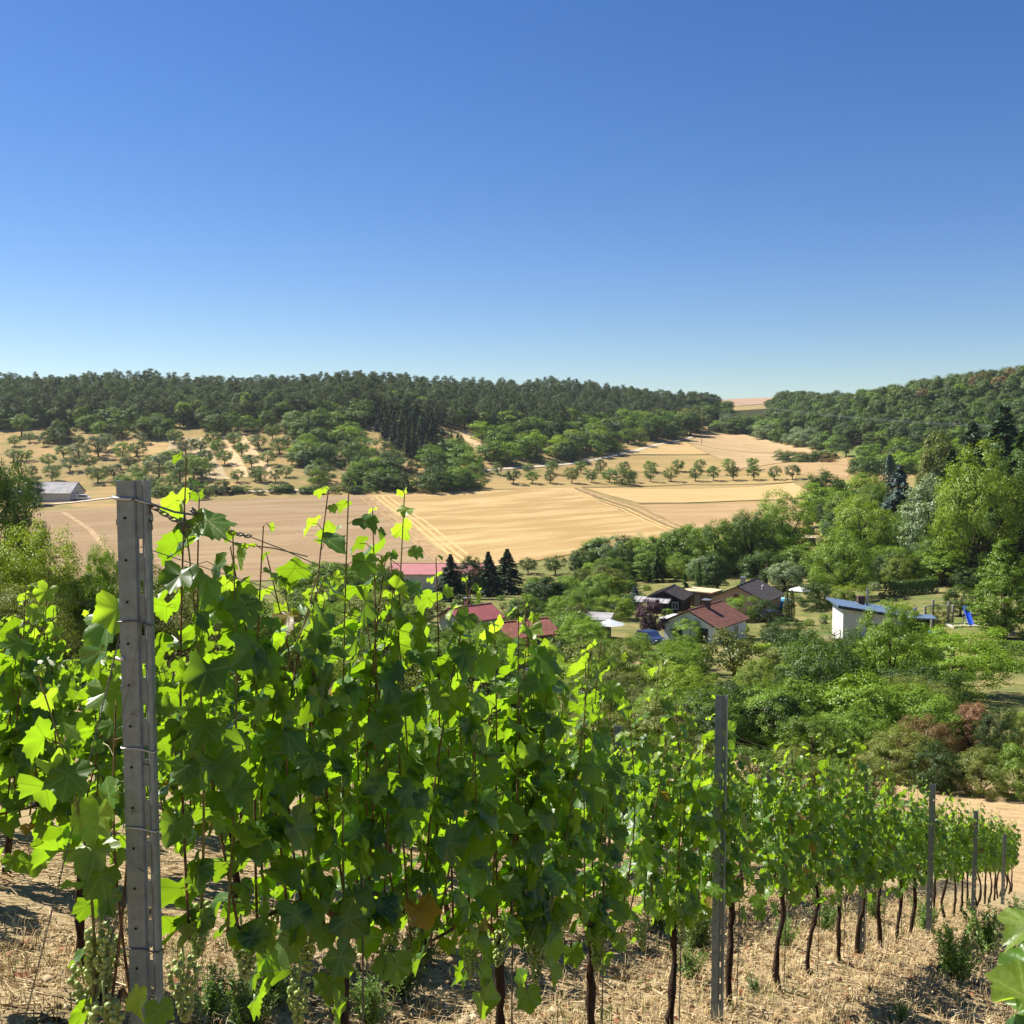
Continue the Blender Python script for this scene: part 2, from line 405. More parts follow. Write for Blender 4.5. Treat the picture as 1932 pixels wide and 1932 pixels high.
M_f_pink = stubble('far_plateau', (0.30, 0.20, 0.135), (0.33, 0.225, 0.15), (0.28, 0.185, 0.12), 8, 3.3, 0.4)
M_path = plain('pale_track', (0.52, 0.44, 0.34), 0.95, var=0.1, scale=0.4, spec=0.05)
M_track = plain('field_track', (0.33, 0.225, 0.115), 0.95, var=0.22, scale=0.5, spec=0.05)

patch('stubble_field', [(40, 968), (693, 934), (868, 1085), (60, 1098)], M_f_brown, 0.15, 60, 0.4)
patch('stubble_field', [(697, 935), (1082, 921), (1318, 1008), (872, 1087)], M_f_gold, 0.17, 70, 0.4)
patch('stubble_field', [(1202, 952), (1545, 941), (1500, 1010), (1322, 1006)], M_f_tan, 0.15, 40, 0.4)
patch('stubble_field', [(1100, 920), (1496, 911), (1545, 936), (1204, 949)], M_f_lgold, 0.16, 40, 0.3)
patch('grass_strip', [(760, 905), (1496, 884), (1505, 908), (720, 929)], M_f_grass, 0.14, 40, 0.5)
patch('stubble_field', [(1168, 852), (1296, 834), (1338, 857), (1120, 858)], M_f_lgold, 0.16, 30, 0.3)
patch('grass_strip', [(1112, 860), (1340, 859), (1398, 884), (1070, 884)], M_f_grass, 0.15, 30, 0.4)
patch('stubble_field', [(1330, 813), (1402, 820), (1560, 856), (1300, 836)], M_f_far, 0.15, 40, 0.3)
patch('stubble_field', [(1300, 837), (1560, 857), (1470, 874), (1398, 884)], M_f_far, 0.16, 40, 0.3)
patch('grass_strip', [(1470, 875), (1600, 866), (1600, 902), (1400, 886)], M_f_tan, 0.15, 30, 0.4)
patch('green_meadow', [(1565, 848), (1660, 852), (1690, 866), (1600, 862)], plain('green_meadow', (0.13, 0.16, 0.045), 0.95, scale=0.1, spec=0.05), 0.15, 20, 0.4)
patch('stubble_field', [(1690, 866), (1800, 868), (1800, 892), (1640, 886)], M_f_tan, 0.15, 20, 0.4)
# the far plateau field on the skyline
def plateau():
    xs = np.linspace(ray(1366, 755)[0], ray(1462, 755)[0], 30); Ys = np.linspace(1080, 1420, 24)
    X = xs[None] * Ys[:, None]; Y = np.repeat(Ys[:, None], 30, 1)
    V = np.stack([X, Y, H(X, Y) + 0.4], -1).reshape(-1, 3)
    i, j = np.meshgrid(np.arange(23), np.arange(29), indexing='ij')
    F = np.stack([i * 30 + j, i * 30 + j + 1, (i + 1) * 30 + j + 1, (i + 1) * 30 + j], -1).reshape(-1, 4)
    uv = np.stack(np.meshgrid(np.linspace(0, 1, 30), np.linspace(0, 1, 24)), -1).reshape(-1, 2)
    tag(obj('stubble_field', mesh_np('stubble_field', V, F, (M_f_pink,), True, uv=uv)), kind='structure')
plateau()
# tractor tracks and headlands
ribbon('field_track', [(695, 934), (760, 985), (870, 1085)], 2.4, M_track, 0.22)
M_pale = plain('pale_straw_line', (0.50, 0.345, 0.15), 0.95, var=0.14, scale=0.4, spec=0.05)
for dx in (9, 20, 33): ribbon('straw_line', [(697 + dx, 935.5 - dx * 0.03), (765 + dx * 1.15, 985), (872 + dx * 1.6, 1084)], 0.9, M_pale, 0.24)
for dx in (9, 21): ribbon('straw_line', [(1078 - dx, 922.5), (1192 - dx, 961), (1310 - dx * 1.3, 1008)], 0.9, M_pale, 0.24)
for dx in (-7, -15): ribbon('straw_line', [(692 + dx, 936), (756 + dx, 985), (864 + dx * 1.3, 1083)], 1.0, M_track, 0.22)
ribbon('straw_line', [(120, 968), (170, 1000), (250, 1090)], 1.6, plain('pale_brown_line', (0.36, 0.25, 0.14), 0.95, var=0.14, scale=0.4, spec=0.05), 0.22)
ribbon('field_track', [(1088, 921), (1200, 960), (1320, 1008)], 2.6, M_track, 0.22)
ribbon('field_edge', [(1098, 920.5), (1300, 915), (1500, 910)], 1.6, plain('edge_weeds', (0.14, 0.12, 0.05), 0.95, scale=0.5, spec=0.05), 0.28)
ribbon('field_edge', [(1204, 951), (1400, 945), (1545, 939)], 1.0, MATS['edge_weeds'], 0.24)
ribbon('field_edge', [(1110, 859), (1220, 858), (1338, 858)], 1.2, MATS['edge_weeds'], 0.24)
ribbon('field_edge', [(1296, 835), (1345, 860), (1400, 886)], 1.6, M_track, 0.26)
ribbon('gravel_path', [(900, 890), (1000, 882), (1090, 874), (1150, 862), (1200, 851), (1310, 824)], 2.4, M_path, 0.26)
ribbon('road', [(20, 962), (60, 955), (135, 949), (190, 942), (260, 935), (420, 930), (620, 926)], 3.6, M_path, 0.26)
# mown strips between the fruit-tree rows
M_strip = plain('mown_strip', (0.50, 0.35, 0.19), 0.95, var=0.12, scale=0.2, spec=0.05)
M_strip2 = plain('mown_strip_grey', (0.36, 0.28, 0.16), 0.95, var=0.14, scale=0.25, spec=0.05)
patch('mown_strip', [(404, 814), (422, 814), (480, 901), (448, 901)], M_strip, 0.13, 24, 0.4)
patch('mown_strip', [(435, 811), (453, 811), (532, 903), (498, 903)], M_strip, 0.13, 24, 0.4)
patch('mown_strip', [(315, 818), (330, 818), (345, 895), (318, 895)], M_strip2, 0.13, 24, 0.4)
patch('mown_strip', [(350, 826), (385, 826), (435, 905), (372, 905)], M_strip2, 0.13, 24, 0.4)
patch('mown_strip', [(862, 812), (885, 812), (935, 868), (915, 872)], M_strip, 0.13, 24, 0.4)
patch('dry_meadow', [(210, 835), (315, 832), (318, 868), (180, 868)], M_f_gold, 0.12, 24, 0.4)

# ------------------------------------------------------------------ tree prototypes (unit height, unit-ish width)
def _unit(v): return v / (np.linalg.norm(v, axis=-1, keepdims=True) + 1e-9)
def leaf_quads(cen, nrm, size, g, elong=1.7, tang=None):
    """pointed leaf faces, two triangles each, slightly folded"""
    n = len(cen)
    if tang is None: tang = g.normal(size=(n, 3))
    t = _unit(tang - nrm * (tang * nrm).sum(-1, keepdims=True)); b = np.cross(nrm, t)
    L_ = (size * g.uniform(0.7, 1.3, n))[:, None]
    W_ = L_ / elong
    V = np.stack([cen - t * L_ * 0.5, cen + b * W_ * 0.5 + nrm * W_ * 0.12, cen + t * L_ * 0.5, cen - b * W_ * 0.5 + nrm * W_ * 0.12], 1).reshape(-1, 3)
    F = np.arange(n * 4).reshape(n, 4)
    return V, F

def branches(mb, pts, g, base, r0, n=4):
    for p in pts:
        p = np.array(p); m = base + (p - base) * 0.5 + g.normal(size=3) * 0.03 - np.array([0, 0, 0.02])
        mb.tube([base, m, p], [r0, r0 * 0.6, r0 * 0.2], n, cap=False)

def make_broadleaf(seed, zc=0.60, rz=0.40, rx=0.46, clumps=70, per=70, cr=0.085, leaf=0.035, trunk=0.035, lobes=7, fill=0.55, up=0.35, flat=1.0, ztr=None, open_=0.0, low=0.28, cone=0.0):
    g = np.random.default_rng(seed)
    # uneven outline: a handful of big lobes
    ld = _unit(g.normal(size=(lobes, 3)) * [1, 1, 0.8]); la = g.uniform(-0.12, 0.25, lobes)
    d = _unit(g.normal(size=(clumps, 3)))
    d[:, 2] = np.abs(d[:, 2]) * np.where(g.random(clumps) < 1 - low, 1, -0.85)
    d = _unit(d)
    rad = 1 + (np.clip((d[:, None] * ld[None]).sum(-1), 0, 1) ** 4 * la).sum(-1)
    f = g.uniform(fill, 1.0, clumps) ** 0.7
    cc = np.array([0, 0, zc]) + d * (rad * f)[:, None] * np.array([rx, rx, rz])
    if cone: cc[:, :2] *= (1.15 - cone * np.clip(cc[:, 2], 0, 1))[:, None]
    cs = cr * g.uniform(0.65, 1.45, clumps)
    k = np.repeat(np.arange(clumps), per)
    off = _unit(g.normal(size=(len(k), 3))) * (g.random(len(k)) ** 0.45)[:, None]
    cen = cc[k] + off * cs[k][:, None] * np.array([1.15, 1.15, 0.75 * flat])
    keep = cen[:, 2] > 0.02
    if open_: keep &= g.random(len(k)) > open_ * (g.random(clumps) < 0.4)[k]
    nrm = _unit(d[k] * 0.5 + off * 0.8 + np.array([0, 0, up]) + g.normal(size=(len(k), 3)) * 0.32)
    V, F = leaf_quads(cen[keep], nrm[keep], leaf, g)
    crown = mesh_np('crown', V, F)
    mb = MB(); zt = ztr if ztr is not None else max(0.08, zc - rz * 0.75)
    j = g.normal(size=2) * 0.015
    mb.tube([(0, 0, -0.03), (j[0], j[1], zt * 0.5), (0, 0, zt), (j[1], j[0], zc + rz * 0.3)], [trunk * 1.3, trunk, trunk * 0.85, trunk * 0.25], 7)
    for q in cc[g.choice(clumps, 11, replace=False)]:
        branches(mb, [q], g, np.array([0, 0, zt * g.uniform(0.8, 1.25)]), trunk * 0.45)
    return mb.mesh('trunk', M_bark, True), crown

def make_pine(seed, n_clump=26, per=90, z0=0.42):
    g = np.random.default_rng(seed)
    cc = []; 
    for i in range(n_clump):
        z = z0 + (0.97 - z0) * (i + 0.5) / n_clump
        w = 0.20 * math.sin(min(1.0, (1.02 - z) / 0.5) * 1.45) + 0.025
        a = g.uniform(0, 6.283); r = w * g.uniform(0.35, 1.1)
        cc.append((r * math.cos(a), r * math.sin(a), z + g.normal() * 0.012))
    cc = np.array(cc); cs = g.uniform(0.055, 0.10, n_clump)
    k = np.repeat(np.arange(n_clump), per)
    off = _unit(g.normal(size=(len(k), 3))) * (g.random(len(k)) ** 0.5)[:, None]
    cen = cc[k] + off * cs[k][:, None] * np.array([1.1, 1.1, 0.6])
    nrm = _unit(off * 0.6 + np.array([0, 0, 0.4]) + g.normal(size=(len(k), 3)) * 0.6)
    V, F = leaf_quads(cen, nrm, 0.032, g, 2.2, tang=off + np.array([0, 0, 0.5]) + g.normal(size=(len(k), 3)) * 0.4)
    crown = mesh_np('crown', V, F)
    mb = MB(); j = g.normal(size=4) * 0.012
    mb.tube([(0, 0, -0.02), (j[0], j[1], 0.35), (j[2], j[3], 0.7), (0, 0, 0.95)], [0.016, 0.012, 0.009, 0.003], 6)
    for q in cc[::2]: mb.tube([(0, 0, q[2] - 0.05), tuple(q)], [0.005, 0.002], 4, cap=False)
    return mb.mesh('trunk', M_pinebark, True), crown

def make_spruce(seed, rx=0.2, layers=17, per=300, leaf=0.03, droop=0.25, z0=0.06):
    g = np.random.default_rng(seed); C_ = []; T_ = []; Nn = []
    mb = MB(); mb.tube([(0, 0, -0.02), (0, 0, 0.5), (0, 0, 0.99)], [0.02, 0.012, 0.002], 6)
    for i in range(layers):
        f = i / (layers - 1); z = z0 + (0.97 - z0) * f ** 0.92
        R_ = rx * (1 - f) ** 0.85 + 0.008
        nb = int(6 + 8 * (1 - f)); 
        for b in range(nb):
            a = g.uniform(0, 6.283); R1 = R_ * g.uniform(0.7, 1.15); m = max(6, int(per / nb * (0.3 + 0.7 * (1 - f))))
            t = g.random(m) ** 0.6
            d = np.array([math.cos(a), math.sin(a), 0]); sd = np.array([-d[1], d[0], 0])
            p = d * (t * R1)[:, None] + np.array([0, 0, 1]) * (z + 0.03 * (1 - t) - droop * R1 * t ** 1.6 * 0.8)[:, None] + sd * (g.normal(size=m) * 0.15 * R1 * (1.1 - t))[:, None] + g.normal(size=(m, 3)) * 0.006
            C_.append(p); T_.append(d * 0.8 + sd * g.normal(size=(m, 1)) * 0.6 + np.array([0, 0, -0.25])); Nn.append(np.array([0, 0, 1]) + d * 0.5 + g.normal(size=(m, 3)) * 0.55)
            if i % 2 == 0 and b % 2 == 0: mb.tube([(0, 0, z + 0.03), tuple(d * R1 * 0.9 + np.array([0, 0, z - droop * R1 * 0.6]))], [0.004, 0.001], 3, cap=False)
    cen = np.concatenate(C_); V, F = leaf_quads(cen, _unit(np.concatenate(Nn)), leaf, g, 2.4, tang=np.concatenate(T_))
    return mb.mesh('trunk', M_bark, True), mesh_np('crown', V, F)

def make_column(seed, rx=0.13, n=5200, leaf=0.022):
    g = np.random.default_rng(seed)
    z = g.random(n) ** 0.9; a = g.uniform(0, 6.283, n)
    r = rx * np.clip(np.sin(np.clip(z, 0.02, 1) ** 0.55 * math.pi * 0.98), 0.03, 1) ** 0.6 * (0.9 + 0.14 * np.sin(a * 5 + z * 9) + g.normal(size=n) * 0.05)
    cen = np.stack([r * np.cos(a), r * np.sin(a), 0.02 + z * 0.97], 1)
    nrm = _unit(np.stack([np.cos(a), np.sin(a), np.full(n, 0.35)], 1) + g.normal(size=(n, 3)) * 0.4)
    V, F = leaf_quads(cen, nrm, leaf, g, 1.8, tang=np.array([0, 0, 1.0]) + g.normal(size=(n, 3)) * 0.3)
    mb = MB(); mb.tube([(0, 0, -0.03), (0, 0, 0.9)], [0.02, 0.005], 6)
    return mb.mesh('trunk', M_bark, True), mesh_np('crown', V, F)

PROTO = {}
for i in range(4): PROTO['round', i] = make_broadleaf(100 + i, zc=0.55, rz=0.45, low=0.42, clumps=110, per=85, cr=0.09, leaf=0.034, lobes=6 + i)
for i in range(3): PROTO['tall', i] = make_broadleaf(120 + i, zc=0.53, rz=0.47, rx=0.30, low=0.45, clumps=110, per=85, cr=0.075, leaf=0.028)
for i in range(3): PROTO['big', i] = make_broadleaf(140 + i, zc=0.55, rz=0.45, rx=0.48, low=0.42, clumps=160, per=135, cr=0.078, leaf=0.021, lobes=10, fill=0.35)
for i in range(4): PROTO['shrub', i] = make_broadleaf(160 + i, zc=0.42, rz=0.56, rx=0.5, clumps=190, per=120, cr=0.085, leaf=0.024, trunk=0.02, lobes=9, ztr=0.05, low=0.5)
for i in range(3): PROTO['near', i] = make_broadleaf(165 + i, zc=0.46, rz=0.52, rx=0.5, clumps=420, per=150, cr=0.065, leaf=0.0165, trunk=0.016, lobes=12, ztr=0.05, low=0.45, fill=0.35)
for i in range(4): PROTO['fruit', i] = make_broadleaf(180 + i, zc=0.57, rz=0.41, rx=0.5, clumps=60, per=75, cr=0.115, leaf=0.045, trunk=0.03, lobes=6, open_=0.4, ztr=0.22, low=0.42)
for i in range(3): PROTO['bush', i] = make_broadleaf(200 + i, zc=0.40, rz=0.58, rx=0.52, clumps=55, per=60, cr=0.125, leaf=0.055, trunk=0.02, lobes=6, ztr=0.05, low=0.5)
for i in range(4): PROTO['pine', i] = make_pine(220 + i, 34, 80, z0=0.20 + 0.05 * i)
for i in range(4): PROTO['oak', i] = make_broadleaf(240 + i, zc=0.62, rz=0.38, rx=0.42, clumps=60, per=60, cr=0.10, leaf=0.048, lobes=7, fill=0.6)
for i in range(2): PROTO['spruce', i] = make_spruce(260 + i, 0.2, 15, 420, 0.045)
PROTO['dspruce', 0] = make_spruce(270, 0.26, 22, 1100, 0.036, 0.25)
PROTO['bspruce', 0] = make_spruce(271, 0.27, 24, 1200, 0.032, 0.35)
PROTO['dead', 0] = make_broadleaf(280, zc=0.55, rz=0.42, rx=0.5, clumps=60, per=40, cr=0.08, leaf=0.024, open_=0.5)
PROTO['column', 0] = make_column(290); PROTO['column', 1] = make_column(291)
for i in range(2): PROTO['layered', i] = make_broadleaf(295 + i, zc=0.48, rz=0.52, rx=0.46, clumps=260, per=95, cr=0.055, leaf=0.022, lobes=12, flat=0.6, low=0.5, cone=0.85)
NVAR = {}
for (k, i) in PROTO: NVAR[k] = max(NVAR.get(k, 0), i + 1)

F_ = {
 'mid':   foliage('leaf_mid_green', (0.085, 0.155, 0.018), (0.142, 0.230, 0.026)),
 'dark':  foliage('leaf_dark_green', (0.038, 0.078, 0.014), (0.066, 0.116, 0.020)),
 'lime':  foliage('leaf_lime', (0.150, 0.225, 0.020), (0.220, 0.295, 0.028), 0.32),
 'bright':foliage('leaf_bright', (0.115, 0.200, 0.016), (0.185, 0.288, 0.024), 0.32),
 'olive': foliage('leaf_olive', (0.110, 0.142, 0.026), (0.170, 0.200, 0.040), 0.3),
 'blue':  foliage('leaf_blue', (0.104, 0.166, 0.148), (0.148, 0.217, 0.192), 0.12),
 'grey':  foliage('leaf_grey', (0.131, 0.182, 0.086), (0.200, 0.260, 0.131), 0.25),
 'pine':  foliage('needle_pine', (0.053, 0.084, 0.038), (0.094, 0.132, 0.054), 0.3, 0.03, 0.15),
 'spruce':foliage('needle_spruce', (0.036, 0.070, 0.034), (0.060, 0.102, 0.043), 0.1, 0.03),
 'purple':foliage('leaf_purple', (0.049, 0.020, 0.035), (0.084, 0.035, 0.049), 0.2),
 'brown': foliage('leaf_brown', (0.209, 0.108, 0.052), (0.330, 0.182, 0.096), 0.25),
 'autumn':foliage('leaf_autumn', (0.157, 0.096, 0.038), (0.209, 0.148, 0.052), 0.25),
 'orch':  foliage('leaf_orchard', (0.085, 0.140, 0.030), (0.140, 0.200, 0.042), 0.3, 0.03, 0.2),
 'wood':  foliage('leaf_wood', (0.056, 0.100, 0.020), (0.102, 0.155, 0.028), 0.3, 0.03, 0.06),
}
MESHC = {}
def proto_mesh(kind, i, mat):
    key = (kind, i, mat)
    if key not in MESHC:
        me = PROTO[kind, i][1].copy() if any(k[:2] == (kind, i) for k in MESHC) else PROTO[kind, i][1]
        me.materials.clear(); me.materials.append(F_[mat]); MESHC[key] = me
    return MESHC[key]

def put_tree(name, kind, mat, loc, hgt, wid, label, cat, group=None, i=None, rz=None, parts=True, sink=0.03):
    """wid is the crown width in metres; protos are about 0.95 wide (narrow ones less)"""
    i = rnd.randrange(NVAR[kind]) if i is None else i % NVAR[kind]
    base_w = {'pine': 0.46, 'spruce': 0.40, 'dspruce': 0.40, 'bspruce': 0.42, 'column': 0.26, 'tall': 0.66, 'layered': 0.76}.get(kind, 1.0)
    sx = wid / base_w
    t = thing(name, label, cat, (loc[0], loc[1], loc[2] - sink * hgt * 0.3), rnd.uniform(0, 6.28) if rz is None else rz, group)
    t.scale = (sx, sx, hgt)
    obj('trunk', PROTO[kind, i][0], t); obj('crown', proto_mesh(kind, i, mat), t)
    return t

def px_tree(name, kind, mat, px, base, top, wpx, label, cat='tree', group=None, Y=None, i=None):
    loc = hit(px, base) if Y is None else P(px, base, Y)
    m = loc[1] / S
    hgt = (base - top) * m * 1.02
    return put_tree(name, kind, mat, loc, hgt, wpx * m, label, cat, group, i)

CADJ = {'mid': 'mid-green', 'dark': 'dark green', 'lime': 'yellow-green', 'bright': 'bright green', 'olive': 'olive-green', 'grey': 'grey-green', 'orch': 'dull green', 'wood': 'deep green', 'spruce': 'blackish', 'pine': 'dark', 'autumn': 'brownish', 'blue': 'bluish'}
# ------------------------------------------------------------------ the woods on the far slopes
def wood(n_try, px_rng, ylo, yhi, mind, seed):
    g = np.random.default_rng(seed)
    px = g.uniform(*px_rng, n_try); lo = np.interp(px, *ylo); hi = np.interp(px, *yhi)
    Y = lo + (hi - lo) * g.random(n_try) ** 1.15
    x = (px - S / 2) / S * Y * 1.0
    cell = {}; keep = []
    for k in range(n_try):
        c = (int(x[k] // mind), int(Y[k] // mind)); ok = True
        for a in (-1, 0, 1):
            for b in (-1, 0, 1):
                for q in cell.get((c[0] + a, c[1] + b), ()):
                    if (x[q] - x[k]) ** 2 + (Y[q] - Y[k]) ** 2 < mind * mind: ok = False
        if ok: cell.setdefault(c, []).append(k); keep.append(k)
    keep = np.array(keep)
    return x[keep], Y[keep], px[keep], lo[keep]

def stuff_wood(name, label_kind, X, Y, Z, hs, ws, seed):
    """the trees behind the front ranks read as one mass: points carrying shared tree meshes"""
    kinds, mat = label_kind
    g = np.random.default_rng(seed)
    col = bpy.data.collections.new(name + '_source')
    for i in range(NVAR[kinds]):
        for q, me in enumerate((proto_mesh(kinds, i, mat),)):
            o = bpy.data.objects.new('tree_source', me); col.objects.link(o)
    n = len(X)
    me = bpy.data.meshes.new(name); me.vertices.add(n)
    me.vertices.foreach_set('co', np.stack([X, Y, Z], 1).astype(np.float32).ravel())
    at = me.attributes.new('sc', 'FLOAT_VECTOR', 'POINT'); at.data.foreach_set('vector', np.stack([ws, ws, hs], 1).astype(np.float32).ravel())
    at = me.attributes.new('ro', 'FLOAT_VECTOR', 'POINT'); r = np.zeros((n, 3)); r[:, 2] = g.uniform(0, 6.28, n); at.data.foreach_set('vector', r.astype(np.float32).ravel())
    o = obj(name, me)
    ng = bpy.data.node_groups.new(name + '_scatter', 'GeometryNodeTree')
    ng.interface.new_socket('Geometry', in_out='INPUT', socket_type='NodeSocketGeometry'); ng.interface.new_socket('Geometry', in_out='OUTPUT', socket_type='NodeSocketGeometry')
    N = ng.nodes; L = ng.links
    gi = N.new('NodeGroupInput'); go = N.new('NodeGroupOutput'); m2p = N.new('GeometryNodeMeshToPoints'); ip = N.new('GeometryNodeInstanceOnPoints'); ci = N.new('GeometryNodeCollectionInfo')
    ci.inputs['Collection'].default_value = col; ci.inputs['Separate Children'].default_value = True; ci.inputs['Reset Children'].default_value = True
    a1 = N.new('GeometryNodeInputNamedAttribute'); a1.data_type = 'FLOAT_VECTOR'; a1.inputs['Name'].default_value = 'sc'
    a2 = N.new('GeometryNodeInputNamedAttribute'); a2.data_type = 'FLOAT_VECTOR'; a2.inputs['Name'].default_value = 'ro'
    L.new(gi.outputs[0], m2p.inputs[0]); L.new(m2p.outputs[0], ip.inputs['Points']); L.new(ci.outputs[0], ip.inputs['Instance']); ip.inputs['Pick Instance'].default_value = True
    L.new(a1.outputs[0], ip.inputs['Scale']); L.new(a2.outputs[0], ip.inputs['Rotation']); L.new(ip.outputs[0], go.inputs[0])
    md = o.modifiers.new('scatter', 'NODES'); md.node_group = ng
    return tag(o, kind='stuff')

# pine wood on the left-hand ridge
x, Y, px, lo = wood(5200, (-70, 1338), ([-80, 0, 180, 340, 480, 600, 720, 800, 900, 1000, 1100, 1200, 1300, 1340], [520, 520, 528, 512, 520, 525, 555, 528, 535, 560, 610, 660, 735, 800]),
                    ([-80, 300, 700, 1000, 1200, 1340], [640, 640, 660, 760, 860, 900]), 4.6, 31)
z = H(x, Y); order = np.argsort((Y - lo))
g = np.random.default_rng(5); hs = g.uniform(11.5, 20, len(x)) * 0.88 * (1 + 0.08 * np.sin(x * 0.05) + 0.06 * np.sin(x * 0.021 + 2)); ws = g.uniform(5.8, 9.0, len(x))
front = order[:290]
for k in front:
    put_tree('pine_tree', 'pine', 'pine', (x[k], Y[k], z[k]), hs[k] * 0.95, ws[k], ('taller' if hs[k] > 14.2 else 'shorter') + ' dark pine of the ridge wood ' + ('right above ' if Y[k] - lo[k] < 5 else 'high above ') + ['the grey barn', 'the dry meadow', 'the mown orchard strips', 'the scrubby slope', 'the spruce plantation', 'the bare sandy strip', 'the tree belt', 'the gravel path', 'the valley head'][int(np.searchsorted([200, 330, 560, 700, 860, 980, 1100, 1220], px[k]))], 'tree', 'pines of the ridge wood')
rest = order[290:]
stuff_wood('pine_wood', ('pine', 'pine'), x[rest], Y[rest], z[rest] - 0.2, hs[rest], ws[rest] / 0.46, 3)
o_ = bpy.data.objects['pine_wood']; tag(o_, 'dark pine wood covering the left-hand ridge', 'wood')
# a few broadleaf crowns standing in the pine wood
for k in range(34):
    pxk = rnd.uniform(120, 1150); Yk = float(np.interp(pxk, [0, 480, 720, 900, 1100, 1340], [520, 520, 550, 535, 610, 790])) + rnd.uniform(-6, 30)
    xk = (pxk - S / 2) / S * Yk
    put_tree('woodland_edge_tree', 'oak', rnd.choice(['mid', 'lime', 'mid', 'olive']), (xk, Yk, h(xk, Yk)), rnd.uniform(9, 14), rnd.uniform(7, 10), 'lighter green broadleaf tree standing along the edge of the pine wood', 'tree', 'broadleaf trees in the pine edge')
# broadleaf wood on the right-hand hill
x, Y, px, lo = wood(4200, (1300, 2040), ([1300, 1350, 1420, 1500, 1600, 1700, 1800, 2040], [760, 715, 690, 640, 560, 512, 492, 462]),
                    ([1300, 1400, 1480, 1600, 1800, 2040], [900, 930, 880, 720, 660, 640]), 6.6, 41)
z = H(x, Y); ok = ~((px > 1374) & (px < 1450) & (Y > 730)); x, Y, px, lo, z = x[ok], Y[ok], px[ok], lo[ok], z[ok]
order = np.argsort(Y - lo); g = np.random.default_rng(6); hs = g.uniform(9, 14.5, len(x)) * np.where((px > 1350) & (px < 1470) & (Y > 640), 0.6, 1); ws = g.uniform(8.5, 14.5, len(x))
for k in order[:290]:
    mt = rnd.choice(['wood', 'wood', 'wood', 'mid', 'wood', 'dark'])
    put_tree('forest_tree', 'oak', mt, (x[k], Y[k], z[k]), hs[k], ws[k], ('big' if ws[k] > 11.5 else 'small') + ' ' + CADJ[mt].replace(' ', '-') + ' tree ' + ('low' if Y[k] - lo[k] < 9 else 'high') + ' in the right-hand wood ' + ['by the skyline dip', 'above the upper field', 'above the upper hedge', 'above the green meadow', 'near the tallest conifer', 'at the right edge'][int(np.searchsorted([1400, 1500, 1600, 1720, 1880], px[k]))], 'tree', 'trees of the right-hand wood')
rest = order[290:]
stuff_wood('broadleaf_wood', ('oak', 'wood'), x[rest], Y[rest], z[rest] - 0.2, hs[rest], ws[rest], 4)
tag(bpy.data.objects['broadleaf_wood'], 'dense green broadleaf wood covering the right-hand hill', 'wood')
for (pxk, Yk, t_) in [(1835, 600, 'left'), (1850, 606, 'l'), (1738, 590, 'm'), (1900, 612, 'r'), (1880, 585, 'x')]:
    xk = (pxk - S / 2) / S * Yk
    put_tree('rusty_tree', 'oak', 'autumn', (xk, Yk, h(xk, Yk)), 14.5, 10, 'drought-browned tree near the top of the right-hand hill', 'tree', 'browned trees on the hill')

LANDM = [(100, 922, 'the grey barn'), (152, 936, 'the white camper van'), (430, 850, 'the mown orchard strips'), (262, 850, 'the dry meadow'), (790, 830, 'the spruce plantation'), (620, 860, 'the scrubby slope'),
         (900, 850, 'the bare sandy strip'), (1180, 855, 'the gravel path'), (1330, 815, 'the head of the valley'), (1174, 900, 'the thick bush between the fields'), (1390, 830, 'the upper stubble field'),
         (1520, 868, 'the upper hedge'), (840, 1090, 'the pink-roofed shed'), (880, 1165, 'the red roof with the chimney'), (985, 1200, 'the striped red roof'), (1250, 1125, 'the black cabin'),
         (1320, 1117, 'the flat beige roof'), (1330, 1165, 'the white house'), (1410, 1105, 'the pink house'), (1233, 1165, 'the purple plum tree'), (1640, 1150, 'the blue roof'), (1692, 970, 'the blue spruce'),
         (1384, 1240, 'the old apple tree'), (1150, 1180, 'the grey parasol'), (1470, 1125, 'the blue pool'), (1795, 1240, 'the spreading tree'), (1893, 1110, 'the pyramid-shaped tree'), (1885, 900, 'the tallest conifer'),
         (1832, 1370, 'the rust-brown shrub'), (1361, 1400, 'the second steel post'), (1820, 1150, 'the play frame'), (1540, 1260, 'the left walnut tree'), (955, 1080, 'the dark spruces'), (1530, 1010, 'the hidden shed'),
         (30, 800, 'the left end of the ridge'), (1100, 1065, 'the golden field'), (700, 1160, 'the front vines'), (560, 925, 'the far hedge'), (1560, 900, 'the right end of the fields'), (1750, 870, 'the foot of the right-hand wood')]
def describe(noun, mat, px, py, hgt, mids):
    d, n = min(((px - a) ** 2 + 2.5 * (py - b) ** 2, (a, b, t)) for a, b, t in LANDM for n in (0,))[0:2]
    dx, dy = px - n[0], py - n[1]
    near = 'just ' if d < 45 ** 2 else ('well ' if d > 110 ** 2 else '')
    rel = ('right of ' if dx > 0 else 'left of ') if abs(dx) > 1.2 * abs(dy) else ('in front of ' if dy > 0 else 'behind ')
    if near == 'well ' and rel in ('in front of ', 'behind '): near = 'some way '
    size = 'low' if hgt < mids[0] else ('tall' if hgt > mids[1] else 'middling')
    return '%s %s %s %s%s%s' % (size, CADJ[mat], noun, near, rel, n[2])

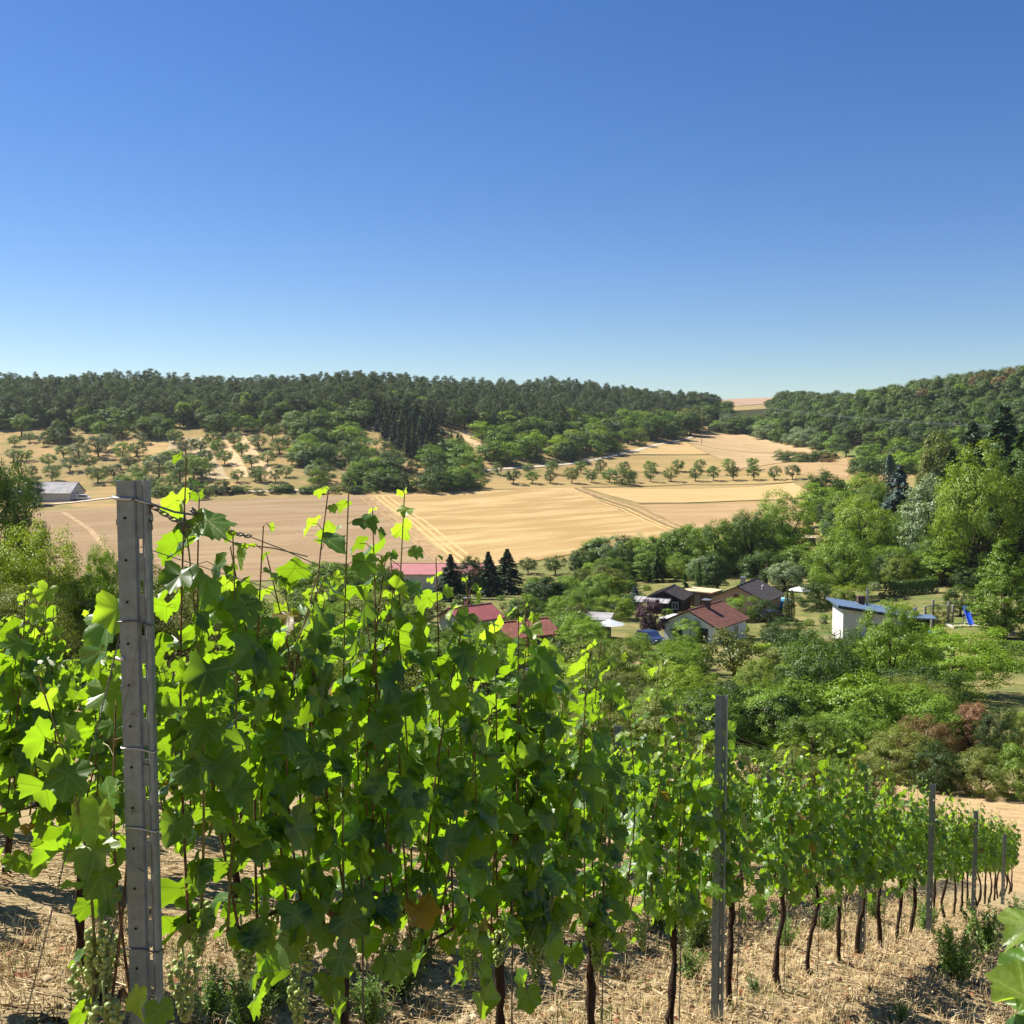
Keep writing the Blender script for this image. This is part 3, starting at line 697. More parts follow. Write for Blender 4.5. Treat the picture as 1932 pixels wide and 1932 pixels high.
# ------------------------------------------------------------------ orchard and scrub on the far slope
FRUIT = [  # px, base py, crown height px, label detail
 (116,838,24),(55,835,22),(83,842,20),(28,842,22),(120,865,26),(92,880,24),(60,900,22),(98,908,30),(132,890,28),(150,870,34),(185,862,40),(168,885,30),(200,850,34),(232,868,34),
 (185,912,34),(215,905,30),(258,862,30),(262,908,34),(242,885,26),(285,885,26),(312,885,36),(345,890,34),(300,902,44),(340,912,50),(375,878,38),(395,840,26),(410,862,34),(428,835,36),(445,855,30),
 (465,835,26),(500,836,24),(483,905,36),(505,857,20),(540,880,30),(560,905,30),(575,835,28),(425,810,24),(460,808,22),(520,818,24),(545,812,24),(600,842,36),(620,868,34),(475,872,28),(450,882,24),(390,900,40),(555,858,30),
 (270,838,22),(300,830,26),(330,835,26),(350,858,32),(365,905,48),(25,870,24),(10,905,24),(50,870,22),(330,870,24),(405,890,36),(255,925,34),(230,925,30),(285,928,34),(320,930,36),(150,842,20),(205,828,22),(490,882,20),(515,890,22),(530,850,22),(570,880,26),(590,905,30)]
FRUIT = [f for f in FRUIT if not 372 < f[0] < 565] + [(x_, y_ + 5, 22 + (x_ * 7) % 9) for x_, y_ in [(379, 849), (402, 836), (411, 852), (424, 871), (442, 838), (456, 856), (475, 877), (428, 812), (464, 807), (488, 842), (505, 873), (527, 851), (543, 840), (551, 873), (514, 824), (543, 812), (388, 872), (395, 890), (380, 905), (366, 882), (483, 902), (492, 905), (540, 895), (560, 850), (448, 905), (520, 905)]]
for k, (px_, by, hp) in enumerate(FRUIT):
    mt = rnd.choice(['orch', 'orch', 'mid', 'grey'])
    spot = 'the mown strips of the far orchard' if 310 < px_ < 560 else ('the dry slope above the grey barn' if px_ <= 310 else 'the right end of the far orchard')
    px_tree('fruit_tree', 'fruit', mt, px_, by, by - hp, hp * rnd.uniform(1.0, 1.3), describe('fruit tree', mt, px_, by, hp, (24, 33)), 'tree', 'fruit trees on ' + spot)
ORD = ['first', 'second', 'third', 'fourth', 'fifth', 'sixth', 'seventh', 'eighth', 'ninth', 'tenth', 'eleventh', 'twelfth', 'thirteenth', 'fourteenth', 'fifteenth'] + ['%s' % w for w in 'sixteenth seventeenth eighteenth nineteenth twentieth twenty-first twenty-second twenty-third twenty-fourth twenty-fifth twenty-sixth twenty-seventh twenty-eighth twenty-ninth thirtieth thirty-first thirty-second thirty-third thirty-fourth thirty-fifth thirty-sixth'.split()]
# two lines of small trees on the strip between the fields
for k in range(15):
    px_ = 965 + k * 38 + rnd.uniform(-6, 6); b_ = 913 - k * 0.55
    px_tree('fruit_tree', 'fruit', rnd.choice(['orch', 'mid', 'olive']), px_, b_, b_ - rnd.uniform(24, 32), rnd.uniform(24, 34), ORD[k] + ' small tree from the left in the lower line between the fields', 'tree', 'lower tree line between the fields')
for k in range(12):
    px_ = 900 + k * 47 + rnd.uniform(-8, 8); b_ = 896 - k * 0.8
    px_tree('fruit_tree', 'fruit', rnd.choice(['orch', 'mid']), px_, b_, b_ - rnd.uniform(20, 27), rnd.uniform(22, 30), ORD[k] + ' small tree from the left in the upper line between the fields', 'tree', 'upper tree line between the fields')
px_tree('broadleaf_tree', 'bush', 'dark', 1174, 915, 882, 46, 'dense dark bush, the thickest in the tree line between the fields', 'bush')
KEEP = [(1255, 1128, 1402, 1203), (1352, 1084, 1482, 1128), (1205, 1096, 1290, 1150), (1296, 1105, 1350, 1128), (760, 1060, 912, 1116), (850, 1150, 925, 1174), (950, 1180, 1042, 1202), (1562, 1112, 1742, 1196), (1200, 1128, 1265, 1210),
        (825, 1035, 990, 1122), (1720, 1108, 1862, 1192), (1335, 1186, 1440, 1275), (1143, 1202, 1228, 1276), (1838, 1205, 1932, 1340), (1130, 1168, 1170, 1196), (1455, 1112, 1520, 1172), (1690, 1120, 1800, 1150), (1505, 975, 1545, 1030), (985, 1045, 1070, 1085), (1000, 1262, 1065, 1292)]
def shown(px, py, w, hh):
    return not any(px + w * 0.42 > a and px - w * 0.42 < c and py > b + 3 and py - hh * 0.95 < d for a, b, c, d in KEEP)
def scrub(poly_px, n, hp, mats, kinds, label, group, seed, ratio=(1.0, 1.5)):
    g = random.Random(seed); k = 0
    xs = [p[0] for p in poly_px]; ys = [p[1] for p in poly_px]
    def inside(x, y):
        c = False; j = len(poly_px) - 1
        for i in range(len(poly_px)):
            if (poly_px[i][1] > y) != (poly_px[j][1] > y) and x < (poly_px[j][0] - poly_px[i][0]) * (y - poly_px[i][1]) / (poly_px[j][1] - poly_px[i][1]) + poly_px[i][0]: c = not c
            j = i
        return c
    while k < n:
        x, y = g.uniform(min(xs), max(xs)), g.uniform(min(ys), max(ys))
        if not inside(x, y): continue
        hh = g.uniform(*hp)
        if y > 1000 and not shown(x, y, hh, hh): n -= 0.3; continue
        k += 1
        kd = g.choice(kinds); mt = g.choice(mats); q3 = (hp[1] - hp[0]) / 3
        noun = {'spruce': 'young spruce', 'fruit': 'fruit tree', 'bush': 'bush', 'shrub': 'bush'}.get(kd, 'leafy tree')
        lab = describe(noun, mt, x, y, hh, (hp[0] + q3, hp[1] - q3))
        px_tree({'spruce': 'young_spruce', 'fruit': 'fruit_tree', 'bush': 'scrub_bush', 'shrub': 'bush', 'oak': 'slope_tree'}.get(kd, 'garden_tree'), kd, mt, x, y, y - hh, hh * g.uniform(*ratio), lab, 'bush' if kd in ('bush', 'shrub') else 'tree', group)
GB = ['orch', 'mid', 'mid', 'dark', 'bright']
scrub([(560, 815), (640, 800), (700, 840), (760, 900), (720, 925), (600, 918), (575, 870)], 62, (22, 38), GB, ['bush', 'bush', 'fruit'], 'thick green bush on the scrubby slope right of the far orchard', 'scrub right of the orchard', 1)
scrub([(740, 880), (880, 860), (905, 900), (900, 925), (760, 925)], 26, (26, 40), GB, ['bush'], 'rounded green bush at the foot of the slope above the middle field', 'scrub above the middle field', 2)
scrub([(900, 820), (1060, 800), (1200, 812), (1310, 806), (1300, 820), (1190, 848), (1080, 868), (930, 880)], 95, (24, 42), GB + ['lime'], ['bush', 'bush', 'oak'], 'leafy tree or bush in the belt above the gravel path', 'belt above the gravel path', 3)
scrub([(0, 800), (120, 795), (330, 812), (480, 800), (520, 815), (330, 825), (100, 835), (0, 840)], 46, (24, 40), ['orch', 'mid', 'wood'], ['bush', 'oak'], 'green tree along the lower edge of the ridge wood', 'lower edge of the ridge wood', 4)
scrub([(520, 790), (700, 790), (690, 812), (560, 822)], 26, (24, 40), ['mid', 'orch', 'lime'], ['bush', 'oak'], 'green tree below the middle of the pine wood', 'trees below the pine wood', 5)
scrub([(690, 785), (770, 778), (880, 858), (870, 866), (780, 872), (740, 850)], 95, (22, 44), ['spruce', 'dark', 'pine'], ['spruce'], 'young dark spruce in the close-set plantation below the pine wood', 'spruce plantation', 6, (0.6, 0.85))
scrub([(1210, 812), (1340, 800), (1340, 815), (1300, 823), (1200, 846)], 26, (26, 42), ['mid', 'dark', 'olive'], ['bush', 'oak'], 'bushy tree beside the path at the head of the valley', 'head of the valley', 7)
scrub([(1340, 815), (1420, 812), (1600, 850), (1560, 853), (1410, 822)], 26, (20, 34), ['mid', 'wood', 'grey'], ['bush'], 'bush along the foot of the right-hand wood', 'foot of the right-hand wood', 8)
scrub([(1465, 868), (1570, 862), (1575, 872), (1470, 873)], 14, (14, 20), ['dark', 'autumn', 'orch'], ['bush'], 'low bush in the hedge between the upper fields', 'hedge between upper fields', 9, (1.3, 2.0))
scrub([(1580, 862), (1932, 862), (1932, 905), (1640, 905)], 44, (22, 44), ['mid', 'wood', 'dark', 'bright'], ['bush', 'oak'], 'tree on the valley floor below the right-hand wood', 'valley floor trees', 10)
scrub([(440, 928), (720, 922), (720, 930), (440, 934)], 34, (11, 16), ['dark', 'mid'], ['bush'], 'low dark bush in the hedge behind the left field', 'hedge behind the left field', 12, (1.4, 2.0))
scrub([(720, 915), (860, 912), (870, 928), (700, 928)], 12, (26, 40), ['dark', 'mid'], ['bush'], 'dark rounded bush at the far edge of the middle field', 'bushes at the field edge', 13)
scrub([(285, 935), (440, 925), (440, 940), (285, 944)], 14, (16, 30), ['dark', 'mid'], ['bush'], 'dark bush by the road left of the far hedge', 'bushes by the road', 14)
px_tree('broadleaf_tree', 'oak', 'lime', 795, 790, 748, 46, 'yellow-green tree standing out of the dark pine wood', 'tree')
px_tree('broadleaf_tree', 'oak', 'lime', 1080, 815, 772, 44, 'brightest yellow-green tree above the gravel path', 'tree')
px_tree('broadleaf_tree', 'oak', 'bright', 1010, 825, 790, 46, 'blue-green rounded tree in the belt above the path', 'tree')
px_tree('broadleaf_tree', 'round', 'dark', 45, 955, 898, 80, 'dark green tree in front of the grey barn', 'tree')
px_tree('broadleaf_tree', 'bush', 'dark', 92, 944, 930, 60, 'low dark shrub along the wall of the grey barn', 'bush')

# ------------------------------------------------------------------ gardens: trees one by one
T = px_tree
T('spruce_tree', 'dspruce', 'spruce', 850, 1135, 1046, 58, 'dark spruce beside the pink-roofed shed, leftmost of three')
T('broadleaf_tree', 'tall', 'dark', 886, 1130, 1052, 60, 'dark leafy tree between the spruces at the pink-roofed shed')
T('spruce_tree', 'dspruce', 'spruce', 921, 1126, 1041, 52, 'slender dark spruce right of the pink-roofed shed')
T('spruce_tree', 'dspruce', 'spruce', 957, 1122, 1036, 66, 'broad dark spruce, rightmost of those by the pink-roofed shed')
T('fruit_tree', 'fruit', 'mid', 996, 1083, 1050, 36, 'small round tree at the field edge, left of a pair')
T('fruit_tree', 'fruit', 'mid', 1048, 1085, 1046, 46, 'small round tree at the field edge, right of a pair')
T('broadleaf_tree', 'round', 'dark', 1108, 1090, 1030, 70, 'dark rounded tree at the field edge, right of the small pair')
T('broadleaf_tree', 'tall', 'dark', 1182, 1085, 1012, 56, 'dark pointed tree at the edge of the golden field')
T('broadleaf_tree', 'round', 'mid', 1226, 1090, 1014, 66, 'round green tree right of the dark pointed one at the field edge')
T('spruce_tree', 'spruce', 'dark', 1240, 1100, 1032, 30, 'small conical green tree in front of the round one at the field edge')
T('broadleaf_tree', 'round', 'bright', 1285, 1085, 998, 90, 'light green tree hiding the end of the field track')
T('broadleaf_tree', 'big', 'bright', 1350, 1090, 980, 110, 'broad light green tree at the end of the gardens by the field')
T('broadleaf_tree', 'big', 'mid', 1415, 1085, 962, 110, 'tall green tree behind the pink house')
T('broadleaf_tree', 'big', 'bright', 1475, 1070, 930, 120, 'tall bright tree in front of the brown stubble')
T('broadleaf_tree', 'round', 'dark', 1445, 1110, 1040, 100, 'dark rounded tree close behind the pink house')
T('broadleaf_tree', 'round', 'grey', 1480, 1115, 1060, 70, 'grey-green bushy tree right behind the pink house roof')
T('broadleaf_tree', 'tall', 'dark', 1352, 1118, 1045, 56, 'dark tree behind the flat beige roof')
T('thuja', 'column', 'dark', 1318, 1118, 1060, 16, 'narrow column thuja behind the flat beige roof, left of two', 'thuja')
T('thuja', 'column', 'dark', 1332, 1118, 1058, 16, 'narrow column thuja behind the flat beige roof, right of two', 'thuja')
T('thuja', 'column', 'olive', 1484, 1172, 1118, 15, 'slim thuja beside the black car, left of two', 'thuja')
T('thuja', 'column', 'olive', 1493, 1172, 1112, 14, 'slim thuja beside the black car, right of two', 'thuja')
T('spruce_tree', 'spruce', 'dark', 1292, 1140, 1082, 34, 'narrow dark conifer beside the black cabin gable')
T('spruce_tree', 'bspruce', 'blue', 1197, 1146, 1105, 28, 'small blue conifer left of the black cabin')
T('plum_tree', 'round', 'purple', 1233, 1204, 1130, 62, 'dark purple-leaved plum tree left of the white house')
T('bush', 'shrub', 'bright', 1302, 1212, 1165, 66, 'round green bush in front of the white gable', 'bush')
T('bush', 'shrub', 'bright', 1395, 1172, 1122, 60, 'leafy bush between the white house and the pink house', 'bush')
T('bush', 'shrub', 'dark', 1440, 1172, 1130, 52, 'dark green bush below the pink gable', 'bush')
T('bush', 'shrub', 'dark', 1480, 1222, 1165, 86, 'dark rounded bush below the two slim thujas', 'bush')
T('bush', 'shrub', 'lime', 1400, 1200, 1172, 26, 'small yellow-green bush at the corner of the white house', 'bush')
T('apple_tree', 'fruit', 'olive', 1384, 1276, 1186, 112, 'old gnarled apple tree with a bare trunk below the white house')
T('bush', 'shrub', 'bright', 905, 1218, 1176, 66, 'green bush in front of the smooth red roof', 'bush')
T('bush', 'shrub', 'lime', 968, 1244, 1200, 76, 'yellow-green bush in front of the striped red roof', 'bush')
T('bush', 'shrub', 'mid', 862, 1222, 1180, 52, 'green bush at the left end of the smooth red roof', 'bush')
T('bush', 'shrub', 'bright', 1208, 1226, 1194, 42, 'green bush half hiding the blue car', 'bush')
T('bush', 'shrub', 'lime', 1185, 1278, 1203, 92, 'round sunlit bush below the purple plum tree', 'bush')
T('bush', 'shrub', 'bright', 1140, 1262, 1202, 70, 'green bush left of the round sunlit one', 'bush')
T('broadleaf_tree', 'big', 'dark', 1545, 1345, 1185, 165, 'large dark-leaved walnut tree below the blue-roofed building, left one')
T('broadleaf_tree', 'big', 'bright', 1676, 1335, 1136, 150, 'large walnut tree with a yellow top in front of the blue roof')
T('broadleaf_tree', 'big', 'bright', 1795, 1315, 1182, 225, 'wide spreading tree with a dark trunk on the right-hand lawn')
T('broadleaf_tree', 'layered', 'bright', 1893, 1200, 1018, 130, 'tall pyramid-shaped leafy tree at the right edge', i=0)
T('broadleaf_tree', 'fruit', 'bright', 1894, 1205, 1140, 52, 'small young tree in front of the tall pyramid-shaped one')
T('pine_tree', 'dspruce', 'spruce', 1885, 1050, 768, 165, 'tallest dark conifer at the right edge, above all other trees')
T('spruce_tree', 'dspruce', 'spruce', 1828, 1065, 802, 140, 'dark conifer left of the tallest one at the right edge')
T('spruce_tree', 'dspruce', 'dark', 1935, 1060, 786, 160, 'dark conifer cut by the right edge beside the tallest one')
T('spruce_tree', 'dspruce', 'dark', 1790, 1075, 850, 110, 'shorter dark conifer behind the pale birch')
T('pine_tree', 'tall', 'olive', 1768, 1040, 815, 80, 'tall thin brownish conifer left of the tallest one')
T('spruce_tree', 'bspruce', 'blue', 1692, 1060, 880, 108, 'large silvery blue spruce among green trees')
T('broadleaf_tree', 'big', 'lime', 1838, 1105, 842, 170, 'massive yellow-green tree below the tallest conifer')
T('broadleaf_tree', 'big', 'mid', 1925, 1095, 858, 150, 'massive tree cut by the right edge of the picture')
T('birch_tree', 'tall', 'grey', 1748, 1090, 902, 96, 'pale grey-green birch right of the blue spruce')
T('broadleaf_tree', 'big', 'lime', 1628, 1085, 935, 130, 'broad light yellow-green tree left of the blue spruce')
T('broadleaf_tree', 'big', 'bright', 1590, 1130, 1000, 130, 'bright walnut tree left of the hedge above the blue roof')
T('broadleaf_tree', 'round', 'mid', 1553, 985, 890, 80, 'rounded dark-topped tree at the right end of the golden field')
T('broadleaf_tree', 'round', 'lime', 1625, 980, 895, 90, 'yellow-green rounded tree left of the dark column conifer')
T('thuja', 'column', 'spruce', 1675, 975, 858, 34, 'tall dark column conifer behind the blue spruce', 'thuja')
T('broadleaf_tree', 'round', 'dark', 1632, 915, 862, 70, 'dark tree on the valley floor left of the column conifer')
T('broadleaf_tree', 'tall', 'mid', 1715, 1075, 950, 80, 'green tree between the blue spruce and the birch')
T('broadleaf_tree', 'tall', 'dark', 1905, 1090, 930, 120, 'dark shaded tree behind the pyramid-shaped one')
T('broadleaf_tree', 'big', 'mid', 1780, 1100, 1000, 110, 'green tree behind the dark hedge on the right')
T('bush', 'shrub', 'lime', 1705, 1195, 1138, 60, 'yellow-green bush hiding the end of the blue roof', 'bush')
T('bush', 'shrub', 'olive', 1768, 1180, 1140, 48, 'olive-coloured bush on the lawn left of the play frame', 'bush')
T('broadleaf_tree', 'round', 'mid', 1812, 1162, 1105, 66, 'small round tree behind the play frame')
T('bush', 'shrub', 'lime', 1600, 1150, 1100, 70, 'bright bush behind the raised end of the blue roof', 'bush')
T('bush', 'shrub', 'dark', 1540, 1150, 1098, 70, 'dark bush left of the blue roof', 'bush')
# shrubs between the lawn and the mown straw
T('bush', 'shrub', 'brown', 1832, 1425, 1322, 84, 'rust-brown dried shrub below the spreading tree', 'bush')
T('bush', 'shrub', 'autumn', 1745, 1450, 1345, 110, 'brownish green shrub left of the rust-brown one', 'bush')
T('willow_bush', 'shrub', 'grey', 1758, 1372, 1290, 64, 'silvery pale bush at the foot of the spreading tree', 'bush')
T('bush', 'shrub', 'dark', 1880, 1440, 1330, 74, 'dark green shrub right of the rust-brown one', 'bush')
T('bush', 'shrub', 'olive', 1925, 1440, 1345, 70, 'olive shrub at the right edge above the straw', 'bush')
T('bush', 'shrub', 'mid', 1600, 1440, 1330, 130, 'wide green shrub below the walnut trees', 'bush')
T('bush', 'shrub', 'olive', 1690, 1470, 1372, 120, 'shrub at the edge of the mown straw, left one', 'bush')
T('bush', 'shrub', 'dark', 1768, 1490, 1400, 100, 'shrub at the edge of the mown straw, middle one', 'bush')
T('bush', 'shrub', 'olive', 1850, 1500, 1405, 96, 'shrub at the edge of the mown straw, right one', 'bush')
T('bush', 'shrub', 'mid', 1920, 1505, 1400, 90, 'shrub at the edge of the mown straw, cut by the right edge', 'bush')
T('bush', 'shrub', 'olive', 1500, 1505, 1412, 120, 'low shrub close behind the vine tops between second and third posts', 'bush')
T('bush', 'shrub', 'mid', 1585, 1512, 1432, 110, 'low shrub close behind the third steel post', 'bush')
T('bush', 'shrub', 'mid', 1415, 1505, 1402, 125, 'low shrub close behind the vines right of the second post', 'bush')
T('bush', 'shrub', 'olive', 1325, 1498, 1392, 125, 'low shrub close behind the vines left of the second post', 'bush')
T('bush', 'shrub', 'bright', 1235, 1490, 1392, 120, 'bright shrub low behind the vine tops in the middle', 'bush')
T('bush', 'shrub', 'olive', 1645, 1505, 1425, 90, 'small shrub at the left end of the mown straw', 'bush')
T('bush', 'shrub', 'lime', 1270, 1345, 1245, 130, 'yellowish shrub below the apple tree, left', 'bush')
T('bush', 'shrub', 'olive', 1180, 1345, 1262, 120, 'olive shrub behind the vine tops, middle', 'bush')
T('bush', 'shrub', 'lime', 1090, 1320, 1240, 110, 'yellow-green shrub behind the vine tops left of the steel post', 'bush')
T('bush', 'shrub', 'mid', 1340, 1405, 1300, 150, 'broad shrub straight behind the second steel post', 'bush')
T('bush', 'shrub', 'mid', 1450, 1410, 1295, 140, 'broad shrub right of the second steel post', 'bush')
T('bush', 'shrub', 'olive', 1250, 1420, 1320, 130, 'low olive shrub left of the second steel post', 'bush')
T('bush', 'shrub', 'bright', 1530, 1450, 1345, 130, 'green shrub below the left walnut tree', 'bush')
T('bush', 'shrub', 'lime', 1430, 1330, 1240, 90, 'yellow-green shrub right of the apple trunk', 'bush')
T('bush', 'shrub', 'bright', 1300, 1270, 1212, 80, 'green bush between the white house and the apple tree', 'bush')
T('bush', 'shrub', 'olive', 1130, 1430, 1330, 130, 'shrub right below the vine tops in the middle', 'bush')
T('broadleaf_tree', 'fruit', 'olive', 700, 1200, 1120, 90, 'tree behind the front vines left of the red-roofed house')
# left side: trees just below the vineyard
T('broadleaf_tree', 'near', 'dark', -10, 1240, 846, 190, 'dark tree cut by the left edge', Y=62)
T('bush', 'near', 'lime', 60, 1320, 985, 230, 'large sunlit bush with bare twigs at the left edge', 'bush', Y=33)
T('bush', 'near', 'olive', 20, 1350, 1095, 240, 'olive bush at the left edge below the bare twigs', 'bush', Y=29)
T('bush', 'near', 'mid', 150, 1330, 1080, 190, 'dark green bush behind the second vine row', 'bush', Y=34)
T('broadleaf_tree', 'near', 'bright', 205, 1300, 1025, 100, 'slender leafy bush just left of the big steel post', Y=36)
T('bush', 'near', 'olive', 340, 1330, 1085, 200, 'olive bush just right of the big steel post', 'bush', Y=36)
T('broadleaf_tree', 'near', 'mid', 275, 1300, 1045, 100, 'narrow leafy tree hidden behind the big steel post', Y=37)
T('bush', 'near', 'mid', 480, 1330, 1120, 200, 'green bush behind the front vines', 'bush', Y=38)

# in-between greenery of the allotments
OCC = []
def free(x, y, r):
    return all((x - a) ** 2 + (y - b) ** 2 > (r + c) ** 2 for a, b, c in OCC)
for px_, py_, r_ in [(1330, 1205, 6), (1410, 1150, 6), (1250, 1148, 6), (1325, 1140, 5), (1640, 1195, 9), (890, 1198, 5), (985, 1225, 5), (840, 1112, 9), (1470, 1142, 4), (1815, 1172, 9), (1760, 1150, 9), (1870, 1300, 8), (1480, 1172, 4),
                     (1225, 1212, 4), (1520, 1160, 4), (1400, 1195, 5), (1435, 1190, 4), (1150, 1195, 3), (1900, 1330, 8), (1370, 1255, 4), (1850, 1170, 6)]:
    q = hit(px_, py_); OCC.append((q[0], q[1], r_))
g_ = random.Random(77); n_ = 0
GROUPS = {0: ('leafy tree in the allotment gardens between the houses and the field', 'trees at the back of the gardens'), 1: ('green bush between the garden plots around the houses', 'bushes around the garden houses'), 2: ('rounded bush on the slope just below the vineyard', 'bushes below the vineyard')}
for _ in range(4200):
    py_ = g_.uniform(1078, 1420); px_ = g_.uniform(560, 1960)
    if px_ < 1000 and py_ < 1118: continue
    if py_ < 1100 - 0.09 * max(0, px_ - 1000) and px_ < 1500: pass
    q = hit(px_, py_); r_ = 0.9 + q[1] * 0.0072
    if not free(q[0], q[1], r_): continue
    if 1690 < px_ and 1120 < py_ < 1185: continue
    if 1840 < px_ and 1200 < py_ < 1340: continue
    far_ = q[1] > 150; k_ = 0 if far_ else (1 if q[1] > 80 else 2)
    hh = g_.uniform(3.4, 6.5) if far_ else g_.uniform(2.0, 4.2)
    kd = g_.choice(['round', 'tall', 'round', 'shrub']) if far_ else g_.choice(['shrub', 'shrub', 'shrub', 'round', 'fruit'])
    mt = g_.choice(['mid', 'bright', 'lime', 'dark', 'olive', 'mid', 'dark', 'dark', 'bright'])
    hh *= (1.0 if shown(px_, py_, hh * S / q[1], hh * S / q[1]) else 0.5)
    if not shown(px_, py_, hh * S / q[1], hh * S / q[1]): continue
    OCC.append((q[0], q[1], r_)); n_ += 1
    if n_ > 340: break
    put_tree({'shrub': 'bush', 'fruit': 'fruit_tree'}.get(kd, 'garden_tree'), kd, mt, q, hh, hh * g_.uniform(0.95, 1.45), describe({'shrub': 'bush', 'fruit': 'fruit tree'}.get(kd, 'leafy tree'), mt, px_, py_ - hh * 0.5 * S / q[1], hh, (3.2, 4.6)), 'tree' if kd != 'shrub' else 'bush', GROUPS[k_][1])
# low bushes and perennials filling the plots
n_ = 0
for _ in range(2600):
    py_ = g_.uniform(1100, 1300); px_ = g_.uniform(880, 1760); q = hit(px_, py_)
    if not free(q[0], q[1], 0.75): continue
    hh = g_.uniform(0.9, 1.9)
    if not shown(px_, py_, hh * 1.2 * S / q[1], hh * S / q[1]): hh *= 0.55
    if 1690 < px_ and py_ < 1190: continue
    OCC.append((q[0], q[1], 0.75)); n_ += 1
    if n_ > 150: break
    mt = g_.choice(['mid', 'bright', 'lime', 'olive', 'mid', 'grey'])
    put_tree('low_bush', 'shrub', mt, q, hh, hh * g_.uniform(1.1, 1.8), describe('garden shrub', mt, px_, py_, hh, (1.1, 1.5)), 'bush', 'low shrubs in the garden plots')
# belt between the gardens and the golden field, right of the spruces
scrub([(1000, 1085), (1250, 1075), (1500, 1020), (1545, 960), (1600, 990), (1560, 1090), (1300, 1110), (1000, 1120)], 62, (44, 80), ['mid', 'bright', 'lime', 'dark', 'grey'], ['round', 'shrub', 'tall'], 'leafy tree in the green belt beside the golden field', 'belt beside the golden field', 21, (0.9, 1.25))
scrub([(1560, 1000), (1932, 1010), (1932, 1110), (1560, 1105)], 64, (60, 125), ['mid', 'bright', 'dark', 'dark'], ['round', 'big', 'tall'], 'tall leafy tree in the thicket below the tallest conifer', 'thicket below the tallest conifer', 22, (0.7, 1.0))

# ------------------------------------------------------------------ hedges
def hedge(pa, pb, hpx, thick, mat, label, lift=0.0):
    a = np.array(hit(*pa)); b = np.array(hit(*pb)); d = b - a; L_ = np.hypot(d[0], d[1]); hh = hpx * (a[1] + b[1]) / 2 / S
    t = thing('hedge', label, 'hedge', tuple(a), math.atan2(d[1], d[0]))
    g = np.random.default_rng(int(pa[0])); n = int(900 * L_ * max(1, hh) / 3)
    u = g.random(n) * L_; f = g.random(n)
    # front, back and top of a clipped box
    side = g.integers(0, 3, n)
    y = np.where(side == 0, -thick / 2, np.where(side == 1, thick / 2, (f - 0.5) * thick)) + g.normal(size=n) * 0.07
    zz = np.where(side == 2, hh, f * hh) + g.normal(size=n) * 0.07 + 0.05 * np.sin(u * 2.1) + (d[2] / L_) * u
    nr = np.stack([np.zeros(n), np.where(side == 0, -1, np.where(side == 1, 1, 0)), np.where(side == 2, 1, 0.3)], 1) + g.normal(size=(n, 3)) * 0.45
    V, F = leaf_quads(np.stack([u, y, zz], 1), _unit(nr), 0.22, g, 1.5)
    obj('foliage', mesh_np('foliage', V, F, (F_[mat],)), t)
    mb = MB(); k = max(2, int(L_ / 0.8))
    for i in range(k):
        x = (i + 0.5) * L_ / k
        mb.tube([(x, 0, -0.1 + d[2] / L_ * x), (x + 0.05, 0.02, hh * 0.8 + d[2] / L_ * x)], [0.04, 0.015], 5, cap=False)
    mb.build('stems', M_bark, t); return t
hedge((1672, 1126), (1765, 1118), 26, 1.6, 'dark', 'long clipped dark hedge on the lawn above the blue roof')
hedge((1800, 1112), (1884, 1110), 22, 1.5, 'dark', 'clipped hedge behind the play frame at right')
hedge((1868, 1228), (1960, 1240), 22, 1.6, 'bright', 'upper clipped hedge at the right edge above the lawn')
hedge((1880, 1262), (1965, 1275), 20, 1.4, 'mid', 'lower clipped hedge at the right edge above the lawn')
hedge((1400, 1232), (1472, 1228), 13, 1.0, 'lime', 'low yellowish clipped hedge right of the apple tree')
hedge((1000, 1290), (1062, 1286), 18, 1.2, 'dark', 'short dark clipped hedge behind the front vines')
hedge((1740, 1262), (1868, 1252), 12, 1.0, 'mid', 'low clipped hedge behind the spreading tree')

# ------------------------------------------------------------------ buildings
M_white = plain('white_render', (0.80, 0.81, 0.82), 0.85, var=0.05, scale=1.2, spec=0.15)
M_cream = plain('cream_render', (0.56, 0.52, 0.45), 0.85, var=0.06, scale=0.8, spec=0.15)
M_pink = plain('pink_render', (0.55, 0.33, 0.26), 0.85, var=0.06, scale=1.0, spec=0.15)
M_grey_w = plain('grey_render', (0.52, 0.50, 0.47), 0.85, var=0.08, scale=0.8, spec=0.15)
M_block = plain('pale_block', (0.60, 0.59, 0.57), 0.85, var=0.06, scale=2.0, spec=0.15)
M_brownroof = plain('brown_roof', (0.17, 0.075, 0.055), 0.6, var=0.2, scale=2.0, spec=0.3)
M_redroof = plain('red_roof', (0.28, 0.085, 0.078), 0.5, var=0.1, scale=0.8, spec=0.4)
M_redtile = plain('red_tile', (0.24, 0.088, 0.066), 0.7, var=0.25, scale=3.0, spec=0.2)
M_darkroof = plain('dark_roof', (0.060, 0.052, 0.050), 0.7, var=0.25, scale=2.0, spec=0.2)
M_greyroof = plain('grey_fibre_roof', (0.30, 0.29, 0.29), 0.8, var=0.16, scale=0.5, spec=0.15)
M_beigeroof = plain('beige_felt', (0.50, 0.40, 0.26), 0.9, var=0.08, scale=1.0, spec=0.1)
M_blueroof = plain('blue_metal', (0.16, 0.23, 0.34), 0.38, 0.4, var=0.06, scale=0.6, spec=0.5)
M_black = plain('black_paint', (0.015, 0.015, 0.018), 0.7, var=0.2, scale=3)
M_wood = plain('weathered_wood', (0.16, 0.11, 0.075), 0.85, var=0.25, scale=4, spec=0.1)
M_greywood = plain('grey_wood', (0.34, 0.31, 0.27), 0.85, var=0.2, scale=4, spec=0.1)
